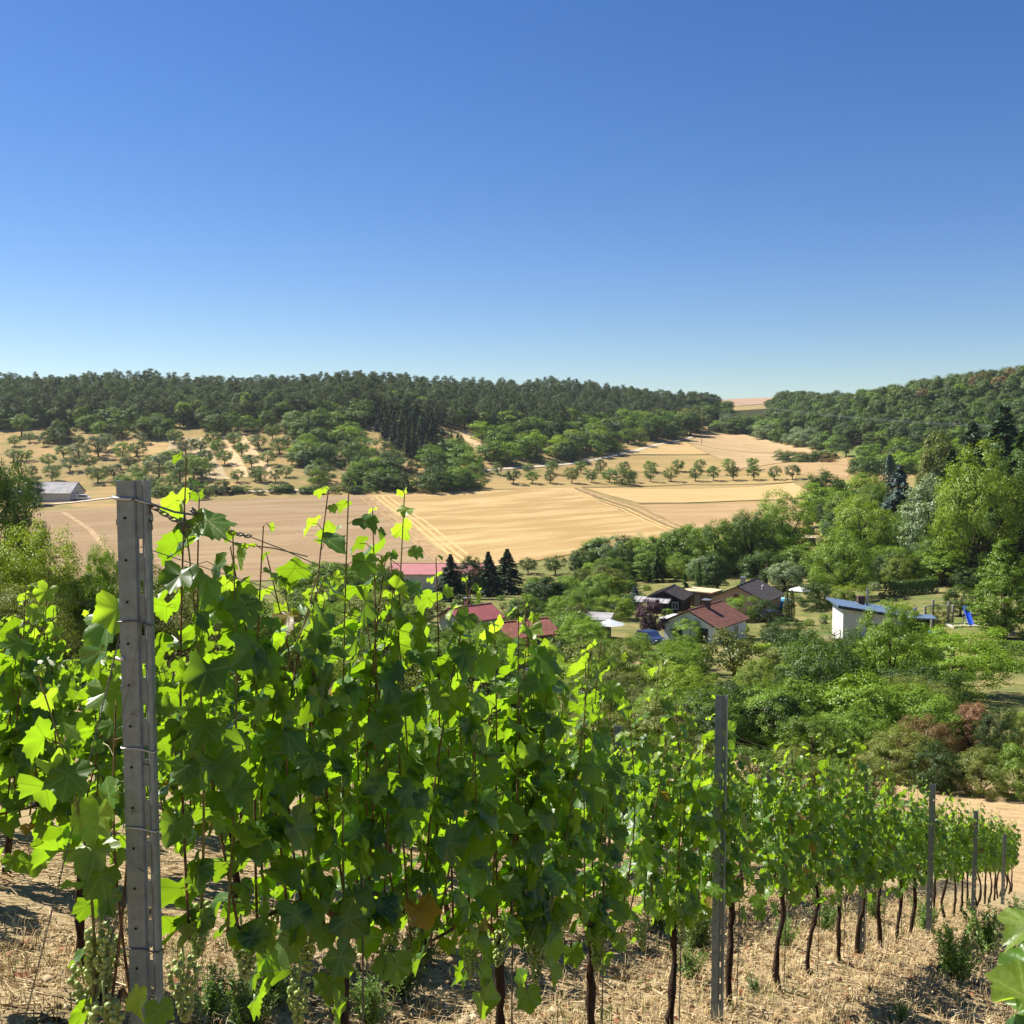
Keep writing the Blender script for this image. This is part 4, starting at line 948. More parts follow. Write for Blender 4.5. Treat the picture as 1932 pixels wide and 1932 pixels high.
M_glass = plain('window_glass', (0.035, 0.045, 0.05), 0.08, var=0.1, scale=0.5, spec=0.8)
M_frame = plain('white_frame', (0.70, 0.70, 0.70), 0.5, var=0.03)
M_dframe = plain('dark_green_frame', (0.025, 0.06, 0.05), 0.5, var=0.05)
M_brick = plain('chimney_brick', (0.10, 0.06, 0.05), 0.9, var=0.3, scale=8)
M_metal = plain('dull_metal', (0.40, 0.41, 0.42), 0.4, 0.8, var=0.1, scale=3)
M_bluep = plain('blue_plastic', (0.012, 0.06, 0.42), 0.35, var=0.05, spec=0.5)
M_cyan = plain('pool_water', (0.03, 0.30, 0.58), 0.08, var=0.15, scale=2, spec=0.6)
M_shutter = plain('red_shutter', (0.16, 0.025, 0.025), 0.6, var=0.1)
M_whitep = plain('white_plastic', (0.76, 0.76, 0.75), 0.45, var=0.04, spec=0.4)
M_concrete = plain('pale_concrete', (0.50, 0.47, 0.42), 0.9, var=0.1, scale=1.5, spec=0.1)

def window(parent, x, y, z, w, hh, axis, mat_f=M_frame, mat_g=M_glass, name='window', bars=True):
    """axis 'x-','x+','y-','y+': the wall it sits in, x,y,z its centre on the wall face"""
    s = 1 if axis[1] == '+' else -1; t = 0.07
    def bx(mb, a, b, c, da, db, dc):      # a: along the wall, b: out of the wall, c: up
        if axis[0] == 'y': mb.box((x + a, y + s * b, z + c), (da, db, dc))
        else: mb.box((x + s * b, y + a, z + c), (db, da, dc))
    m = MB(); bx(m, -w / 2, 0.03, 0, t, 0.09, hh); bx(m, w / 2, 0.03, 0, t, 0.09, hh); bx(m, 0, 0.03, hh / 2, w - t, 0.086, t); bx(m, 0, 0.03, -hh / 2, w - t, 0.086, t)
    if bars: bx(m, 0, 0.03, 0, t * 0.7, 0.07, hh - t)
    f = m.build(name, mat_f, parent)
    m = MB(); bx(m, 0, 0.018, 0, w - t, 0.03, hh - t); m.build('pane', mat_g, f)
    m = MB(); bx(m, 0, 0.06, -hh / 2 - 0.05, w + 0.16, 0.14, 0.05); m.build('sill', M_concrete, f)
    return f

def gable_house(name, label, loc, yaw, w, l, eave, ridge, wall, roof, ribs=0.0, over=0.35, ribmat=None, cat='house', verge=None):
    """gable walls face -y and +y, ridge along y; origin at the middle of the floor"""
    t = thing(name, label, cat, loc, yaw)
    m = MB(); a, b = w / 2, l / 2; D = -0.9
    m.add([(-a,-b,D),(a,-b,D),(a,-b,eave),(0,-b,ridge),(-a,-b,eave),(-a,b,D),(a,b,D),(a,b,eave),(0,b,ridge),(-a,b,eave)],
          [(0,1,2,3,4),(9,8,7,6,5),(1,6,7,2),(5,0,4,9),(2,7,8,3),(9,4,3,8),(0,5,6,1)])
    m.build('wall', wall, t)
    k = (ridge - eave) / a; th = 0.14
    for s in (-1, 1):
        m = MB(); o = a + over; z0 = ridge - k * o + 0.03; z1 = ridge + 0.03; b2 = b + over
        V = [(0, -b2, z1), (s * o, -b2, z0), (s * o, b2, z0), (0, b2, z1)]
        V += [(p[0], p[1], p[2] + th) for p in V]
        F = [(0,1,2,3),(7,6,5,4),(0,4,5,1),(1,5,6,2),(2,6,7,3),(3,7,4,0)]
        m.add(V, F if s > 0 else [q[::-1] for q in F]); r = m.build('roof', roof, t)
        if ribs:
            n = int((2 * b2) / ribs); rb = None
            for i in range(n + 1):
                y = -b2 + 0.06 + i * (2 * b2 - 0.12) / n
                if rb is None:
                    mm = MB(); c = Vector((0, 0, 0)); 
                    p0 = Vector((0, 0, z1 + th)); p1 = Vector((s * o, 0, z0 + th)); ww = 0.05
                    mm.add([(p0.x, -ww, p0.z - .02), (p1.x, -ww, p1.z - .02), (p1.x, ww, p1.z - .02), (p0.x, ww, p0.z - .02), (p0.x, -ww * .6, p0.z + .06), (p1.x, -ww * .6, p1.z + .06), (p1.x, ww * .6, p1.z + .06), (p0.x, ww * .6, p0.z + .06)],
                           [(0,1,5,4),(1,2,6,5),(2,3,7,6),(3,0,4,7),(4,5,6,7)]); rb = mm.mesh('roof_rib', ribmat or roof)
                obj('roof_rib', rb, r, (0, y, 0))
    m = MB(); m.tube([(0, -b - over, ridge + 0.17), (0, b + over, ridge + 0.17)], 0.11, 6); m.build('ridge_cap', roof, t)
    m = MB()
    for s in (-1, 1):
        o = a + over; z0 = ridge - k * o
        for yy in (-b - over - 0.02, b + over + 0.02):
            m.tube([(0, yy, ridge + 0.08), (s * o, yy, z0 + 0.08)], 0.09, 4)
    m.build('verge_board', verge or M_black, t)
    return t
def chimney(t, x, y, z0, z1, w=0.6, mat=M_brick):
    m = MB(); m.box((x, y, (z0 + z1) / 2), (w, w, z1 - z0)); c = m.build('chimney', mat, t)
    m = MB(); m.box((x, y, z1 + 0.06), (w + 0.2, w + 0.2, 0.12)); m.build('chimney_cap', M_metal, c)
def at(px, py, dz=0.0):
    q = hit(px, py); return (q[0], q[1], q[2] + dz)

# white house with the brown ribbed roof
R = math.radians
W = gable_house('garden_house', 'white rendered house with a brown ribbed gable roof', at(1330, 1207), R(-37), 7.0, 8.2, 2.45, 4.1, M_white, M_brownroof, 0.75, 0.4)
chimney(W, 0.35, -0.4, 3.2, 5.0, 0.75)
window(W, 1.75, -4.1, 1.25, 1.3, 1.9, 'y-', M_dframe, M_glass, 'window', False)
window(W, -1.6, -4.1, 1.4, 1.3, 1.2, 'y-')
window(W, 3.5, -2.2, 1.4, 0.9, 1.2, 'x+'); window(W, 3.5, 1.2, 1.4, 1.1, 1.2, 'x+')
m = MB(); m.box((-4.6, 0.6, 2.25), (2.2, 4.0, 0.12)); m.build('porch_roof', M_whitep, W)
m = MB()
for yy in (-1.2, 2.4): m.tube([(-5.5, yy, -0.8), (-5.5, yy, 2.2)], 0.06, 6)
m.build('porch_post', M_frame, W)
# pink house with the dark roof
K = gable_house('garden_house', 'pink house with a dark gable roof and red shutter', at(1409, 1152), R(-30), 7.8, 8.5, 2.3, 4.1, M_pink, M_darkroof, 0.0, 0.5)
window(K, 0.0, -4.25, 2.3, 1.1, 1.3, 'y-', M_shutter, M_shutter, 'shutter_window')
window(K, 3.9, -1.0, 1.3, 1.0, 1.1, 'x+')
chimney(K, -0.8, 0.5, 3.4, 4.8, 0.6, M_metal)
m = MB(); m.tube([(2.2, 0, 3.0), (2.2, 0, 3.9), (2.45, 0, 3.95)], 0.07, 6); m.build('vent_pipe', M_whitep, K)
# black cabin with a porch
B = gable_house('garden_cabin', 'black-gabled wooden cabin with a lean-to porch roof', at(1262, 1150), R(-22), 5.2, 6.5, 2.1, 3.2, M_black, M_darkroof, 0.9, 0.4)
window(B, 1.7, -3.25, 1.2, 0.9, 1.0, 'y-')
m = MB(); m.add([(-4.4, -5.6, 1.75), (1.2, -5.6, 1.75), (1.2, -3.3, 2.25), (-4.4, -3.3, 2.25), (-4.4, -5.6, 1.83), (1.2, -5.6, 1.83), (1.2, -3.3, 2.33), (-4.4, -3.3, 2.33)], [(3,2,1,0),(4,5,6,7),(0,1,5,4),(1,2,6,5),(2,3,7,6),(3,0,4,7)])
pr = m.build('porch_roof', M_greyroof, B)
for i in range(7):
    m = MB(); m.tube([(-4.2 + i * 0.87, -5.6, 1.86), (-4.2 + i * 0.87, -3.3, 2.36)], 0.05, 4); m.build('roof_rib', M_greyroof, pr)
for xx in (-4.2, -1.6, 1.1):
    m = MB(); m.tube([(xx, -5.45, -0.9), (xx, -5.45, 1.78)], 0.07, 6); m.build('porch_post', M_wood, B)
m = MB(); m.box((-1.6, -5.45, 0.5), (5.4, 0.05, 0.08)); m.box((-1.6, -5.45, 0.95), (5.4, 0.05, 0.08)); m.build('porch_rail', M_greywood, B)
# flat beige roof
q = at(1324, 1142)
t = thing('garden_shed', 'low shed with a flat beige roof between cabin and pink house', 'shed', q, R(-35))
m = MB(); m.box((0, 0, 0.75), (4.2, 3.4, 3.1)); m.build('wall', M_wood, t)
m = MB(); m.box((0, 0, 2.4), (5.2, 4.4, 0.16)); m.build('roof', M_beigeroof, t)
m = MB(); m.box((0, -1.72, 1.0), (0.9, 0.06, 1.9)); m.build('door', M_greywood, t)
# red-roofed house left of it (two roofs)
A1 = gable_house('garden_house', 'small house with a smooth red roof and brick chimney', at(886, 1197), R(-52), 4.6, 5.4, 2.1, 3.2, M_cream, M_redroof, 0.0, 0.45)
chimney(A1, -0.9, 0.3, 2.6, 4.1, 0.55); window(A1, 0, -2.7, 1.3, 1.0, 1.0, 'y-')
A2 = gable_house('garden_house', 'small dark house with a striped red tile roof', at(985, 1225), R(-60), 4.4, 5.4, 1.9, 2.9, M_wood, M_redtile, 0.42, 0.5, M_brownroof)
window(A2, 0, -2.7, 1.2, 1.1, 0.9, 'y-'); window(A2, 2.2, 0.4, 1.1, 1.0, 0.9, 'x+')
# long shed with the pink-red roof in the valley
q = at(835, 1112)
t = gable_house('farm_shed', 'long pale farm shed with a pink-red metal roof', q, R(90), 12, 22, 4.1, 5.6, M_cream, plain('pink_metal_roof', (0.34, 0.135, 0.13), 0.7, var=0.06, scale=0.4), 0.0, 0.4, cat='shed')
m = MB(); m.box((6.06, 0, 0.2), (0.06, 21.8, 1.4)); m.build('plinth', M_greyroof, t)
for i in range(10):
    m = MB(); yy = -9.6 + i * 2.13
    for s in (1,): m.add([(0.8, yy, 5.61), (2.9, yy, 5.09), (2.9, yy + 0.9, 5.09), (0.8, yy + 0.9, 5.61)], [(0, 1, 2, 3)])
    for v in range(4): m.v[v] = (m.v[v][0], m.v[v][1], m.v[v][2] + 0.02)
    m.build('skylight', M_whitep, t)
for i in range(2): window(t, 6.0, -5 + i * 8, 2.6, 1.6, 0.8, 'x+')
m = MB(); m.box((6.1, 1.5, 1.3), (0.08, 3.2, 3.6)); m.build('sliding_door', M_greywood, t)
# grey barn on the far side
q = at(98, 944)
t = gable_house('barn', 'grey-roofed barn beside the white camper van', q, R(90), 13, 19, 3.0, 6.6, M_grey_w, M_greyroof, 0.0, 0.4, cat='barn')
m = MB(); m.box((6.55, 2.0, 1.1), (0.08, 3.2, 2.8)); m.build('barn_door', M_wood, t)
window(t, 0, -9.5, 2.6, 1.6, 1.6, 'y-')
for i in range(6):
    m = MB(); yy = -9.4 + i * 3.7; m.tube([(0.2, yy, 6.78), (6.8, yy, 3.1)], 0.06, 4); m.build('roof_seam', M_greyroof, t)
# building with the blue metal roof
q = at(1645, 1196)
t = thing('workshop', 'pale block building under a blue mono-pitch metal roof', 'house', q, R(-4))
m = MB(); hl, hr = 3.6, 2.4; a, b = 4.1, 2.6
m.add([(-a,-b,-1.5),(a,-b,-1.5),(a,b,-1.5),(-a,b,-1.5),(-a,-b,hl),(a,-b,hr),(a,b,hr),(-a,b,hl)], [(0,3,2,1),(4,5,6,7),(0,1,5,4),(1,2,6,5),(2,3,7,6),(3,0,4,7)])
m.build('wall', M_block, t)
m = MB(); sl = (hr - hl) / (2 * a); x0, x1 = -a - 0.7, a + 0.9; y0, y1 = -b - 0.5, b + 0.6
def zr(x): return (hl + hr) / 2 + sl * x + 0.02
m.add([(x0,y0,zr(x0)),(x1,y0,zr(x1)),(x1,y1,zr(x1)),(x0,y1,zr(x0)),(x0,y0,zr(x0)+.2),(x1,y0,zr(x1)+.2),(x1,y1,zr(x1)+.2),(x0,y1,zr(x0)+.2)], [(0,3,2,1),(4,5,6,7),(0,1,5,4),(1,2,6,5),(2,3,7,6),(3,0,4,7)])
rf = m.build('roof', M_blueroof, t)
m = MB(); m.add([(x0,y0-.03,zr(x0)-.15),(x1,y0-.03,zr(x1)-.15),(x1,y0-.03,zr(x1)+.16),(x0,y0-.03,zr(x0)+.16),(x0,y0+.0,zr(x0)-.15),(x1,y0,zr(x1)-.15),(x1,y0,zr(x1)+.16),(x0,y0,zr(x0)+.16)], [(0,1,2,3),(7,6,5,4),(0,4,5,1),(2,6,7,3)]); m.build('fascia', plain('dark_fascia', (0.03, 0.035, 0.06), 0.6), t)
seam = None
for i in range(15):
    x = x0 + 0.1 + i * (x1 - x0 - 0.2) / 14
    m = MB(); m.box((x, (y0 + y1) / 2, zr(x) + 0.23), (0.06, y1 - y0, 0.07)); m.build('roof_seam', M_blueroof, rf)
window(t, -0.3, -b, 0.95, 2.0, 1.3, 'y-', M_dframe, M_glass)
m = MB(); m.tube([(-0.2, 1.6, 2.5), (-0.2, 1.6, 5.3)], 0.14, 8); m.build('flue_pipe', M_metal, t)
m = MB(); m.box((-0.9, 1.9, 3.6), (0.8, 0.7, 1.5)); m.build('chimney', M_brick, t)
m = MB(); m.tube([(4.4, -1.8, 2.2), (4.4, -1.8, 3.6)], 0.04, 6); m.tube([(4.15, -1.8, 3.2), (4.4, -1.9, 3.3), (4.65, -1.8, 3.6)], [0.05, 0.28, 0.05], 8); m.build('aerial', M_metal, t)
for i in range(5):
    m = MB(); m.box((-a - 0.45 - i * 0.5, -1.4, -0.35 - i * 0.28), (0.5, 1.6, 0.28)); m.build('step', M_concrete, t)
m = MB(); m.tube([(-a - 0.1, -2.2, 0.9), (-a - 2.8, -2.2, -0.7)], 0.05, 5); m.tube([(-a - 0.1, -2.2, 0.55), (-a - 2.8, -2.2, -1.05)], 0.05, 5)
for i in range(5): m.tube([(-a - 0.2 - i * 0.62, -2.2, -1.6), (-a - 0.2 - i * 0.62, -2.2, 0.84 - i * 0.367)], 0.05, 5)
m.build('stair_rail', M_greywood, t)
# lean-to at its right end
q = at(1733, 1196)
t = thing('carport', 'small dark open shed at the right end of the blue roof', 'shed', q, R(-10))
m = MB()
for xx in (-1.4, 1.4):
    for yy in (-1.2, 1.2): m.tube([(xx, yy, -0.5), (xx, yy, 2.0)], 0.08, 6)
m.build('post', M_black, t); m = MB(); m.box((0, 0, 2.06), (3.4, 3.0, 0.12)); m.build('roof', M_blueroof, t); m = MB(); m.box((0, 1.2, 0.9), (2.8, 0.08, 2.0)); m.build('back_wall', M_black, t)
# sheds half hidden in the trees
for (px_, py_, yaw, w_, l_, mt, lab) in [(1518, 1030, 20, 5.0, 4.0, M_beigeroof, 'small shed with a pale flat roof among the trees'), (1692, 1062, 30, 6.0, 3.5, M_greyroof, 'grey-roofed shed at the foot of the blue spruce'), (1120, 1200, -15, 4.5, 3.0, M_greyroof, 'low grey garden shed left of the parasol')]:
    t = thing('garden_shed', lab, 'shed', at(px_, py_), R(yaw))
    m = MB(); m.box((0, 0, 0.7), (w_ - 0.6, l_ - 0.6, 3.0)); m.build('wall', M_wood, t)
    m = MB(); m.add([(-w_/2,-l_/2,2.15),(w_/2,-l_/2,2.15),(w_/2,l_/2,2.6),(-w_/2,l_/2,2.6),(-w_/2,-l_/2,2.27),(w_/2,-l_/2,2.27),(w_/2,l_/2,2.72),(-w_/2,l_/2,2.72)], [(0,3,2,1),(4,5,6,7),(0,1,5,4),(1,2,6,5),(2,3,7,6),(3,0,4,7)]); m.build('roof', mt, t)
    m = MB(); m.box((0, -l_ / 2 + 0.27, 0.9), (0.9, 0.06, 1.9)); m.build('door', M_greywood, t)
t = gable_house('garden_house', 'red-roofed cottage almost hidden by trees behind the pink house', at(1370, 1072), R(-40), 4.5, 5, 2.2, 3.4, M_cream, M_redroof, 0, 0.4); chimney(t, 0.6, 0.8, 2.6, 4.4, 0.5)

# ------------------------------------------------------------------ things in the gardens
def cyl(mb, c, r, z0, z1, n=20): return mb.tube([(c[0], c[1], z0), (c[0], c[1], z1)], r, n)
t = thing('paddling_pool', 'round blue garden pool beside the pink house', 'pool', at(1470, 1143))
m = MB(); cyl(m, (0, 0), 1.9, -0.3, 0.9, 28); m.build('pool_wall', M_bluep if False else plain('pool_liner', (0.05, 0.33, 0.62), 0.4), t)
m = MB(); m.add([(1.8 * math.cos(a), 1.8 * math.sin(a), 0.93) for a in np.linspace(0, 6.283, 28, endpoint=False)], [tuple(range(28))]); m.build('water', M_cyan, t)
m = MB(); m.tube([(1.88 * math.cos(a), 1.88 * math.sin(a), 0.95) for a in np.linspace(0, 6.283, 29)], 0.09, 6); m.build('rim', M_whitep, t)
def parasol(px_, py_, lab, col, r=1.6, hh=2.4):
    t = thing('parasol', lab, 'parasol', at(px_, py_))
    m = MB(); m.tube([(0, 0, -0.2), (0, 0, hh)], 0.03, 6); m.build('pole', M_metal, t)
    m = MB(); V = [(0, 0, hh)] + [(r * math.cos(a), r * math.sin(a), hh - 0.62) for a in np.linspace(0, 6.283, 8, endpoint=False)]
    m.add(V, [(0, i + 1, (i + 1) % 8 + 1) for i in range(8)]); c = m.build('canopy', col, t)
    m = MB(); m.tube([(0, 0, hh - 0.02), (0, 0, hh + 0.12)], 0.03, 6); m.build('finial', M_metal, t)
parasol(1150, 1205, 'grey-white open parasol in the gardens left of the plum tree', plain('parasol_grey', (0.42, 0.45, 0.47), 0.8, var=0.05), 1.9)
parasol(1508, 1135, 'white open parasol right of the blue pool', M_whitep, 1.7)
t = thing('flag', 'white pennant on a thin pole left of the black cabin', 'flag', at(1351 - 99 + 0, 1075))
m = MB(); m.tube([(0, 0, -0.3), (0, 0, 5.2)], 0.04, 6); m.build('pole', M_metal, t)
m = MB(); m.add([(0.05, 0, 5.1), (0.5, 0.1, 4.0), (0.75, 0.05, 3.3), (0.1, 0, 3.2), (0.05, 0.03, 5.1), (0.5, 0.13, 4.0), (0.75, 0.08, 3.3), (0.1, 0.03, 3.2)], [(0,1,2,3),(7,6,5,4),(0,4,5,1),(1,5,6,2),(2,6,7,3)]); m.build('cloth', M_whitep, t)

def car(label, loc, yaw, paint, L_=4.2, van=False):
    t = thing('parked_car', label, 'car', loc, yaw)
    prof = [(-L_/2, .35), (-L_/2, .85), (-L_/2 + .25, 1.0), (-L_/2 + .6, 1.45), (-.2, 1.5), (.35, 1.45), (1.0, .98), (L_/2 - .2, .85), (L_/2, .6), (L_/2, .35)]
    if van: prof = [(-L_/2, .4), (-L_/2, 1.9), (-L_/2 + .3, 2.1), (L_/2 - 1.4, 2.05), (L_/2 - .7, 1.2), (L_/2, 1.0), (L_/2, .4)]
    m = MB(); m.prism([(p[0], 0, p[1]) for p in prof], (0, -.82, 0), (0, .82, 0)); m.build('body', paint, t)
    m = MB()
    if not van:
        m.add([(-L_/2 + .34, -.84, 1.02), (.95, -.84, 1.02), (.36, -.84, 1.4), (-L_/2 + .64, -.84, 1.4)], [(0, 1, 2, 3)]); m.add([(-L_/2 + .34, .84, 1.02), (.95, .84, 1.02), (.36, .84, 1.4), (-L_/2 + .64, .84, 1.4)], [(3, 2, 1, 0)])
    else:
        m.add([(-.6, -.84, 1.2), (L_/2 - .8, -.84, 1.2), (L_/2 - 1.4, -.84, 1.85), (-.6, -.84, 1.85)], [(0, 1, 2, 3)]); m.add([(-.6, .84, 1.2), (L_/2 - .8, .84, 1.2), (L_/2 - 1.4, .84, 1.85), (-.6, .84, 1.85)], [(3, 2, 1, 0)])
    m.build('side_window', M_glass, t)
    for sx in (-L_ * .31, L_ * .31):
        for sy in (-.8, .8):
            m = MB(); m.tube([(sx, sy - .1, .32), (sx, sy + .1, .32)], .32, 14); w_ = m.build('wheel', M_black, t)
            m = MB(); m.tube([(sx, sy - .115, .32), (sx, sy + .115, .32)], .18, 10); m.build('rim', M_metal, w_)
    for sy in (-.55, .55):
        m = MB(); m.box((L_/2 + .01, sy, .7), (.06, .3, .14)); m.build('headlight', M_whitep, t)
    return t
M_cblack = plain('car_black', (0.02, 0.02, 0.024), 0.25, 0.2, var=0.05, spec=0.6)
M_cblue = plain('car_blue', (0.03, 0.05, 0.12), 0.3, 0.1, var=0.05, spec=0.6)
car('black car parked beside the two slim thujas', at(1462, 1172), R(8), M_cblack)
car('blue car with a white rear half hidden by the purple plum tree', at(1226, 1214), R(-60), M_cblue, 3.9)
car('dark blue van on the track among the trees at right', at(1531, 1008), R(70), M_cblue, 4.6, True)
t = car('x', at(154, 943.5), R(0), M_whitep, 6.4, True); t.name = 'camper_van'; tag(t, 'white camper van parked by the grey barn', 'camper')
for xx in (-2.2, -0.7):
    m = MB(); m.box((xx, -.84, 1.55), (0.9, .04, .45)); m.build('cabin_window', M_glass, t)
# play frame, slide, mats
q = at(1812, 1178); t = thing('play_frame', 'wooden play frame of tall posts on the right-hand lawn', 'play frame', q, R(5))
for (xx, yy, hh) in [(-4.6, 0, 2.3), (-3.3, 0.6, 3.0), (-1.5, 0.2, 2.8), (-0.4, 1.2, 2.2), (-4.2, -1.0, 1.3)]:
    m = MB(); m.tube([(xx, yy, -0.4), (xx + 0.05, yy, hh)], 0.16, 8); m.build('post', M_greywood, t)
m = MB(); m.tube([(-4.6, 0, 2.2), (-3.3, 0.6, 2.3), (-1.5, 0.2, 2.3)], 0.09, 6); m.build('beam', M_greywood, t)
t = thing('slide', 'bright blue plastic slide on the right-hand lawn', 'slide', at(1824, 1176), R(-100)); t.scale = (0.75, 0.75, 0.75)
m = MB(); m.add([(0, -.35, 1.9), (0, .35, 1.9), (2.6, .35, .25), (2.6, -.35, .25), (0, -.35, 1.82), (0, .35, 1.82), (2.6, .35, .17), (2.6, -.35, .17)], [(0,3,2,1),(4,5,6,7),(0,4,7,3),(1,2,6,5),(0,1,5,4),(2,3,7,6)]); m.build('chute', M_bluep, t)
for s in (-.38, .38):
    m = MB(); m.tube([(0, s, 2.05), (2.6, s, .4), (3.0, s, .3)], .09, 6); m.build('side_rail', M_bluep, t)
m = MB(); m.box((-.4, 0, 2.3), (.8, .8, .9)); m.build('seat_box', M_bluep, t)
for s in (-.35, .35):
    m = MB(); m.tube([(-.75, s, -.3), (-.35, s, 1.9)], .06, 6); m.build('leg', M_bluep, t)
t = thing('sandpit', 'pale sandpit board below the blue slide', 'sandpit', at(1815, 1182), R(4))
m = MB()
for (c, d) in [((0, -1.0, .12), (3.2, .2, .3)), ((0, 1.0, .12), (3.2, .2, .3)), ((-1.5, 0, .115), (.2, 1.8, .29)), ((1.5, 0, .115), (.2, 1.8, .29))]: m.box(c, d)
m.build('frame', M_concrete, t); m = MB(); m.box((0, 0, 0.02), (2.8, 1.8, .2)); m.build('sand', M_beigeroof, t)
t = thing('garden_table', 'low turquoise table on the lawn right of the blue roof', 'table', at(1765, 1203), R(10))
m = MB(); m.box((0, 0, .62), (1.5, .9, .07)); m.build('tabletop', M_cyan, t)
for a in (-.65, .65):
    for b in (-.38, .38):
        m = MB(); m.tube([(a, b, -.2), (a, b, .58)], .04, 6); m.build('leg', M_metal, t)
t = thing('wooden_pole', 'single bare wooden pole among the trees above the hedge', 'pole', at(1777, 1100)); m = MB(); m.tube([(0, 0, -.5), (0.05, 0, 3.8)], [0.2, 0.16], 8); m.build('shaft', M_greywood, t)
m = MB(); m.tube([(0.05, 0, 3.8), (0.05, 0, 3.9)], [0.2, 0.05], 8); m.build('cap', M_metal, t)
t = thing('water_tank', 'pale plastic water tank by the short dark hedge', 'tank', at(995, 1288), R(15))
m = MB(); m.box((0, 0, .5), (0.95, 0.9, 1.1)); m.build('tank', M_whitep, t); m = MB(); m.box((0, 0, 1.07), (0.6, 0.6, .06)); m.build('lid', M_greyroof, t)
t = thing('compost_bin', 'grey compost bin under the pyramid-shaped tree', 'bin', at(1905, 1200), R(8))
m = MB(); m.tube([(0, 0, -.2), (0, 0, .9), (0, 0, 1.05)], [.55, .45, .3], 10); m.build('bin', M_greyroof, t); m = MB(); m.tube([(0, 0, 1.04), (0, 0, 1.12)], .33, 10); m.build('lid', M_black, t)
# power line across the right-hand valley
def wire_between(a, b, sag, n=40):
    a, b = Vector(a), Vector(b)
    return [tuple(a.lerp(b, i / n) - Vector((0, 0, sag * 4 * (i / n) * (1 - i / n)))) for i in range(n + 1)]
pa, pb = Vector(P(1325, 748, 640)), Vector(P(2080, 812, 300))
for k in range(3):
    o_ = Vector((0, k * 0.9, k * 0.35)); m = MB(); m.tube(wire_between(pa + o_, pb + o_, 4.0), 0.035, 4)
    tag(m.build('power_line', M_metal), ['lowest', 'middle', 'highest'][k] + ' wire of the power line crossing before the right-hand wood', 'power line', 'power line wires')
for (p, lab) in [(pa, 'far wooden power pole standing in the ridge wood')]:
    zb = h(p.x, p.y); t = thing('power_pole', lab, 'power pole', (p.x, p.y, zb)); m = MB(); m.tube([(0, 0, -1), (0, 0, p.z - zb + 0.6)], [.2, .14], 8); m.build('shaft', M_wood, t)
    m = MB(); m.box((0, 0, p.z - zb + 0.1), (.2, 2.4, .2)); m.build('cross_arm', M_wood, t)

# ------------------------------------------------------------------ vineyard: posts, wires, chains
def galv(name='galvanised_steel'):
    m, N, L = newmat(name)
    out = nd(N, 'ShaderNodeOutputMaterial'); b = nd(N, 'ShaderNodeBsdfPrincipled', i_Metallic=0.35)
    tc = nd(N, 'ShaderNodeTexCoord')
    vo = nd(N, 'ShaderNodeTexVoronoi', i_Scale=55.0); L.new(tc.outputs['Object'], vo.inputs['Vector'])
    no = nd(N, 'ShaderNodeTexNoise', i_Scale=7.0, i_Detail=8.0, i_Roughness=0.7); L.new(tc.outputs['Object'], no.inputs['Vector'])
    mp = nd(N, 'ShaderNodeMapping'); mp.inputs['Scale'].default_value = (60, 60, 3); L.new(tc.outputs['Object'], mp.inputs[0])
    st = nd(N, 'ShaderNodeTexNoise', i_Scale=1.0, i_Detail=4.0); L.new(mp.outputs[0], st.inputs['Vector'])
    cr = nd(N, 'ShaderNodeValToRGB'); cr.color_ramp.elements[0].position = 0.3; cr.color_ramp.elements[1].position = 0.72
    cr.color_ramp.elements[0].color = (0.10, 0.130, 0.150, 1); cr.color_ramp.elements[1].color = (0.25, 0.305, 0.335, 1)
    a = nd(N, 'ShaderNodeMath', operation='MULTIPLY_ADD'); a.inputs[1].default_value = 0.15; L.new(vo.outputs['Distance'], a.inputs[0])
    m1 = nd(N, 'ShaderNodeMath', operation='MULTIPLY_ADD'); m1.inputs[1].default_value = 0.35; L.new(st.outputs['Fac'], m1.inputs[0]); 
    m0 = nd(N, 'ShaderNodeMath', operation='MULTIPLY'); m0.inputs[1].default_value = 0.55; L.new(no.outputs['Fac'], m0.inputs[0]); L.new(m0.outputs[0], m1.inputs[2]); L.new(m1.outputs[0], a.inputs[2])
    L.new(a.outputs[0], cr.inputs['Fac']); L.new(cr.outputs[0], b.inputs['Base Color'])
    rr = nd(N, 'ShaderNodeMapRange'); rr.inputs[3].default_value = 0.42; rr.inputs[4].default_value = 0.68; L.new(no.outputs['Fac'], rr.inputs[0]); L.new(rr.outputs[0], b.inputs['Roughness'])
    bp = nd(N, 'ShaderNodeBump', i_Strength=0.05, i_Distance=0.002); L.new(no.outputs['Fac'], bp.inputs['Height']); L.new(bp.outputs[0], b.inputs['Normal'])
    L.new(b.outputs[0], out.inputs['Surface']); return m
M_galv = galv()
M_wire = plain('wire_steel', (0.16, 0.155, 0.15), 0.45, 0.8, var=0.2, scale=40)
M_hook = plain('hook_steel', (0.50, 0.50, 0.49), 0.35, 0.8, var=0.1, scale=40)
M_hole = plain('dark_hole', (0.012, 0.012, 0.012), 0.9, var=0.1)
def RW(s_, p_, z_=0.0):
    """row coordinates: along the row, across, height over the ground"""
    x, y = s_ * RX + p_ * NX, s_ * RY + p_ * NY
    return (x, y, h(x, y) + z_)
ROW_YAW = math.atan2(RY, RX)
PERP1 = -2.03

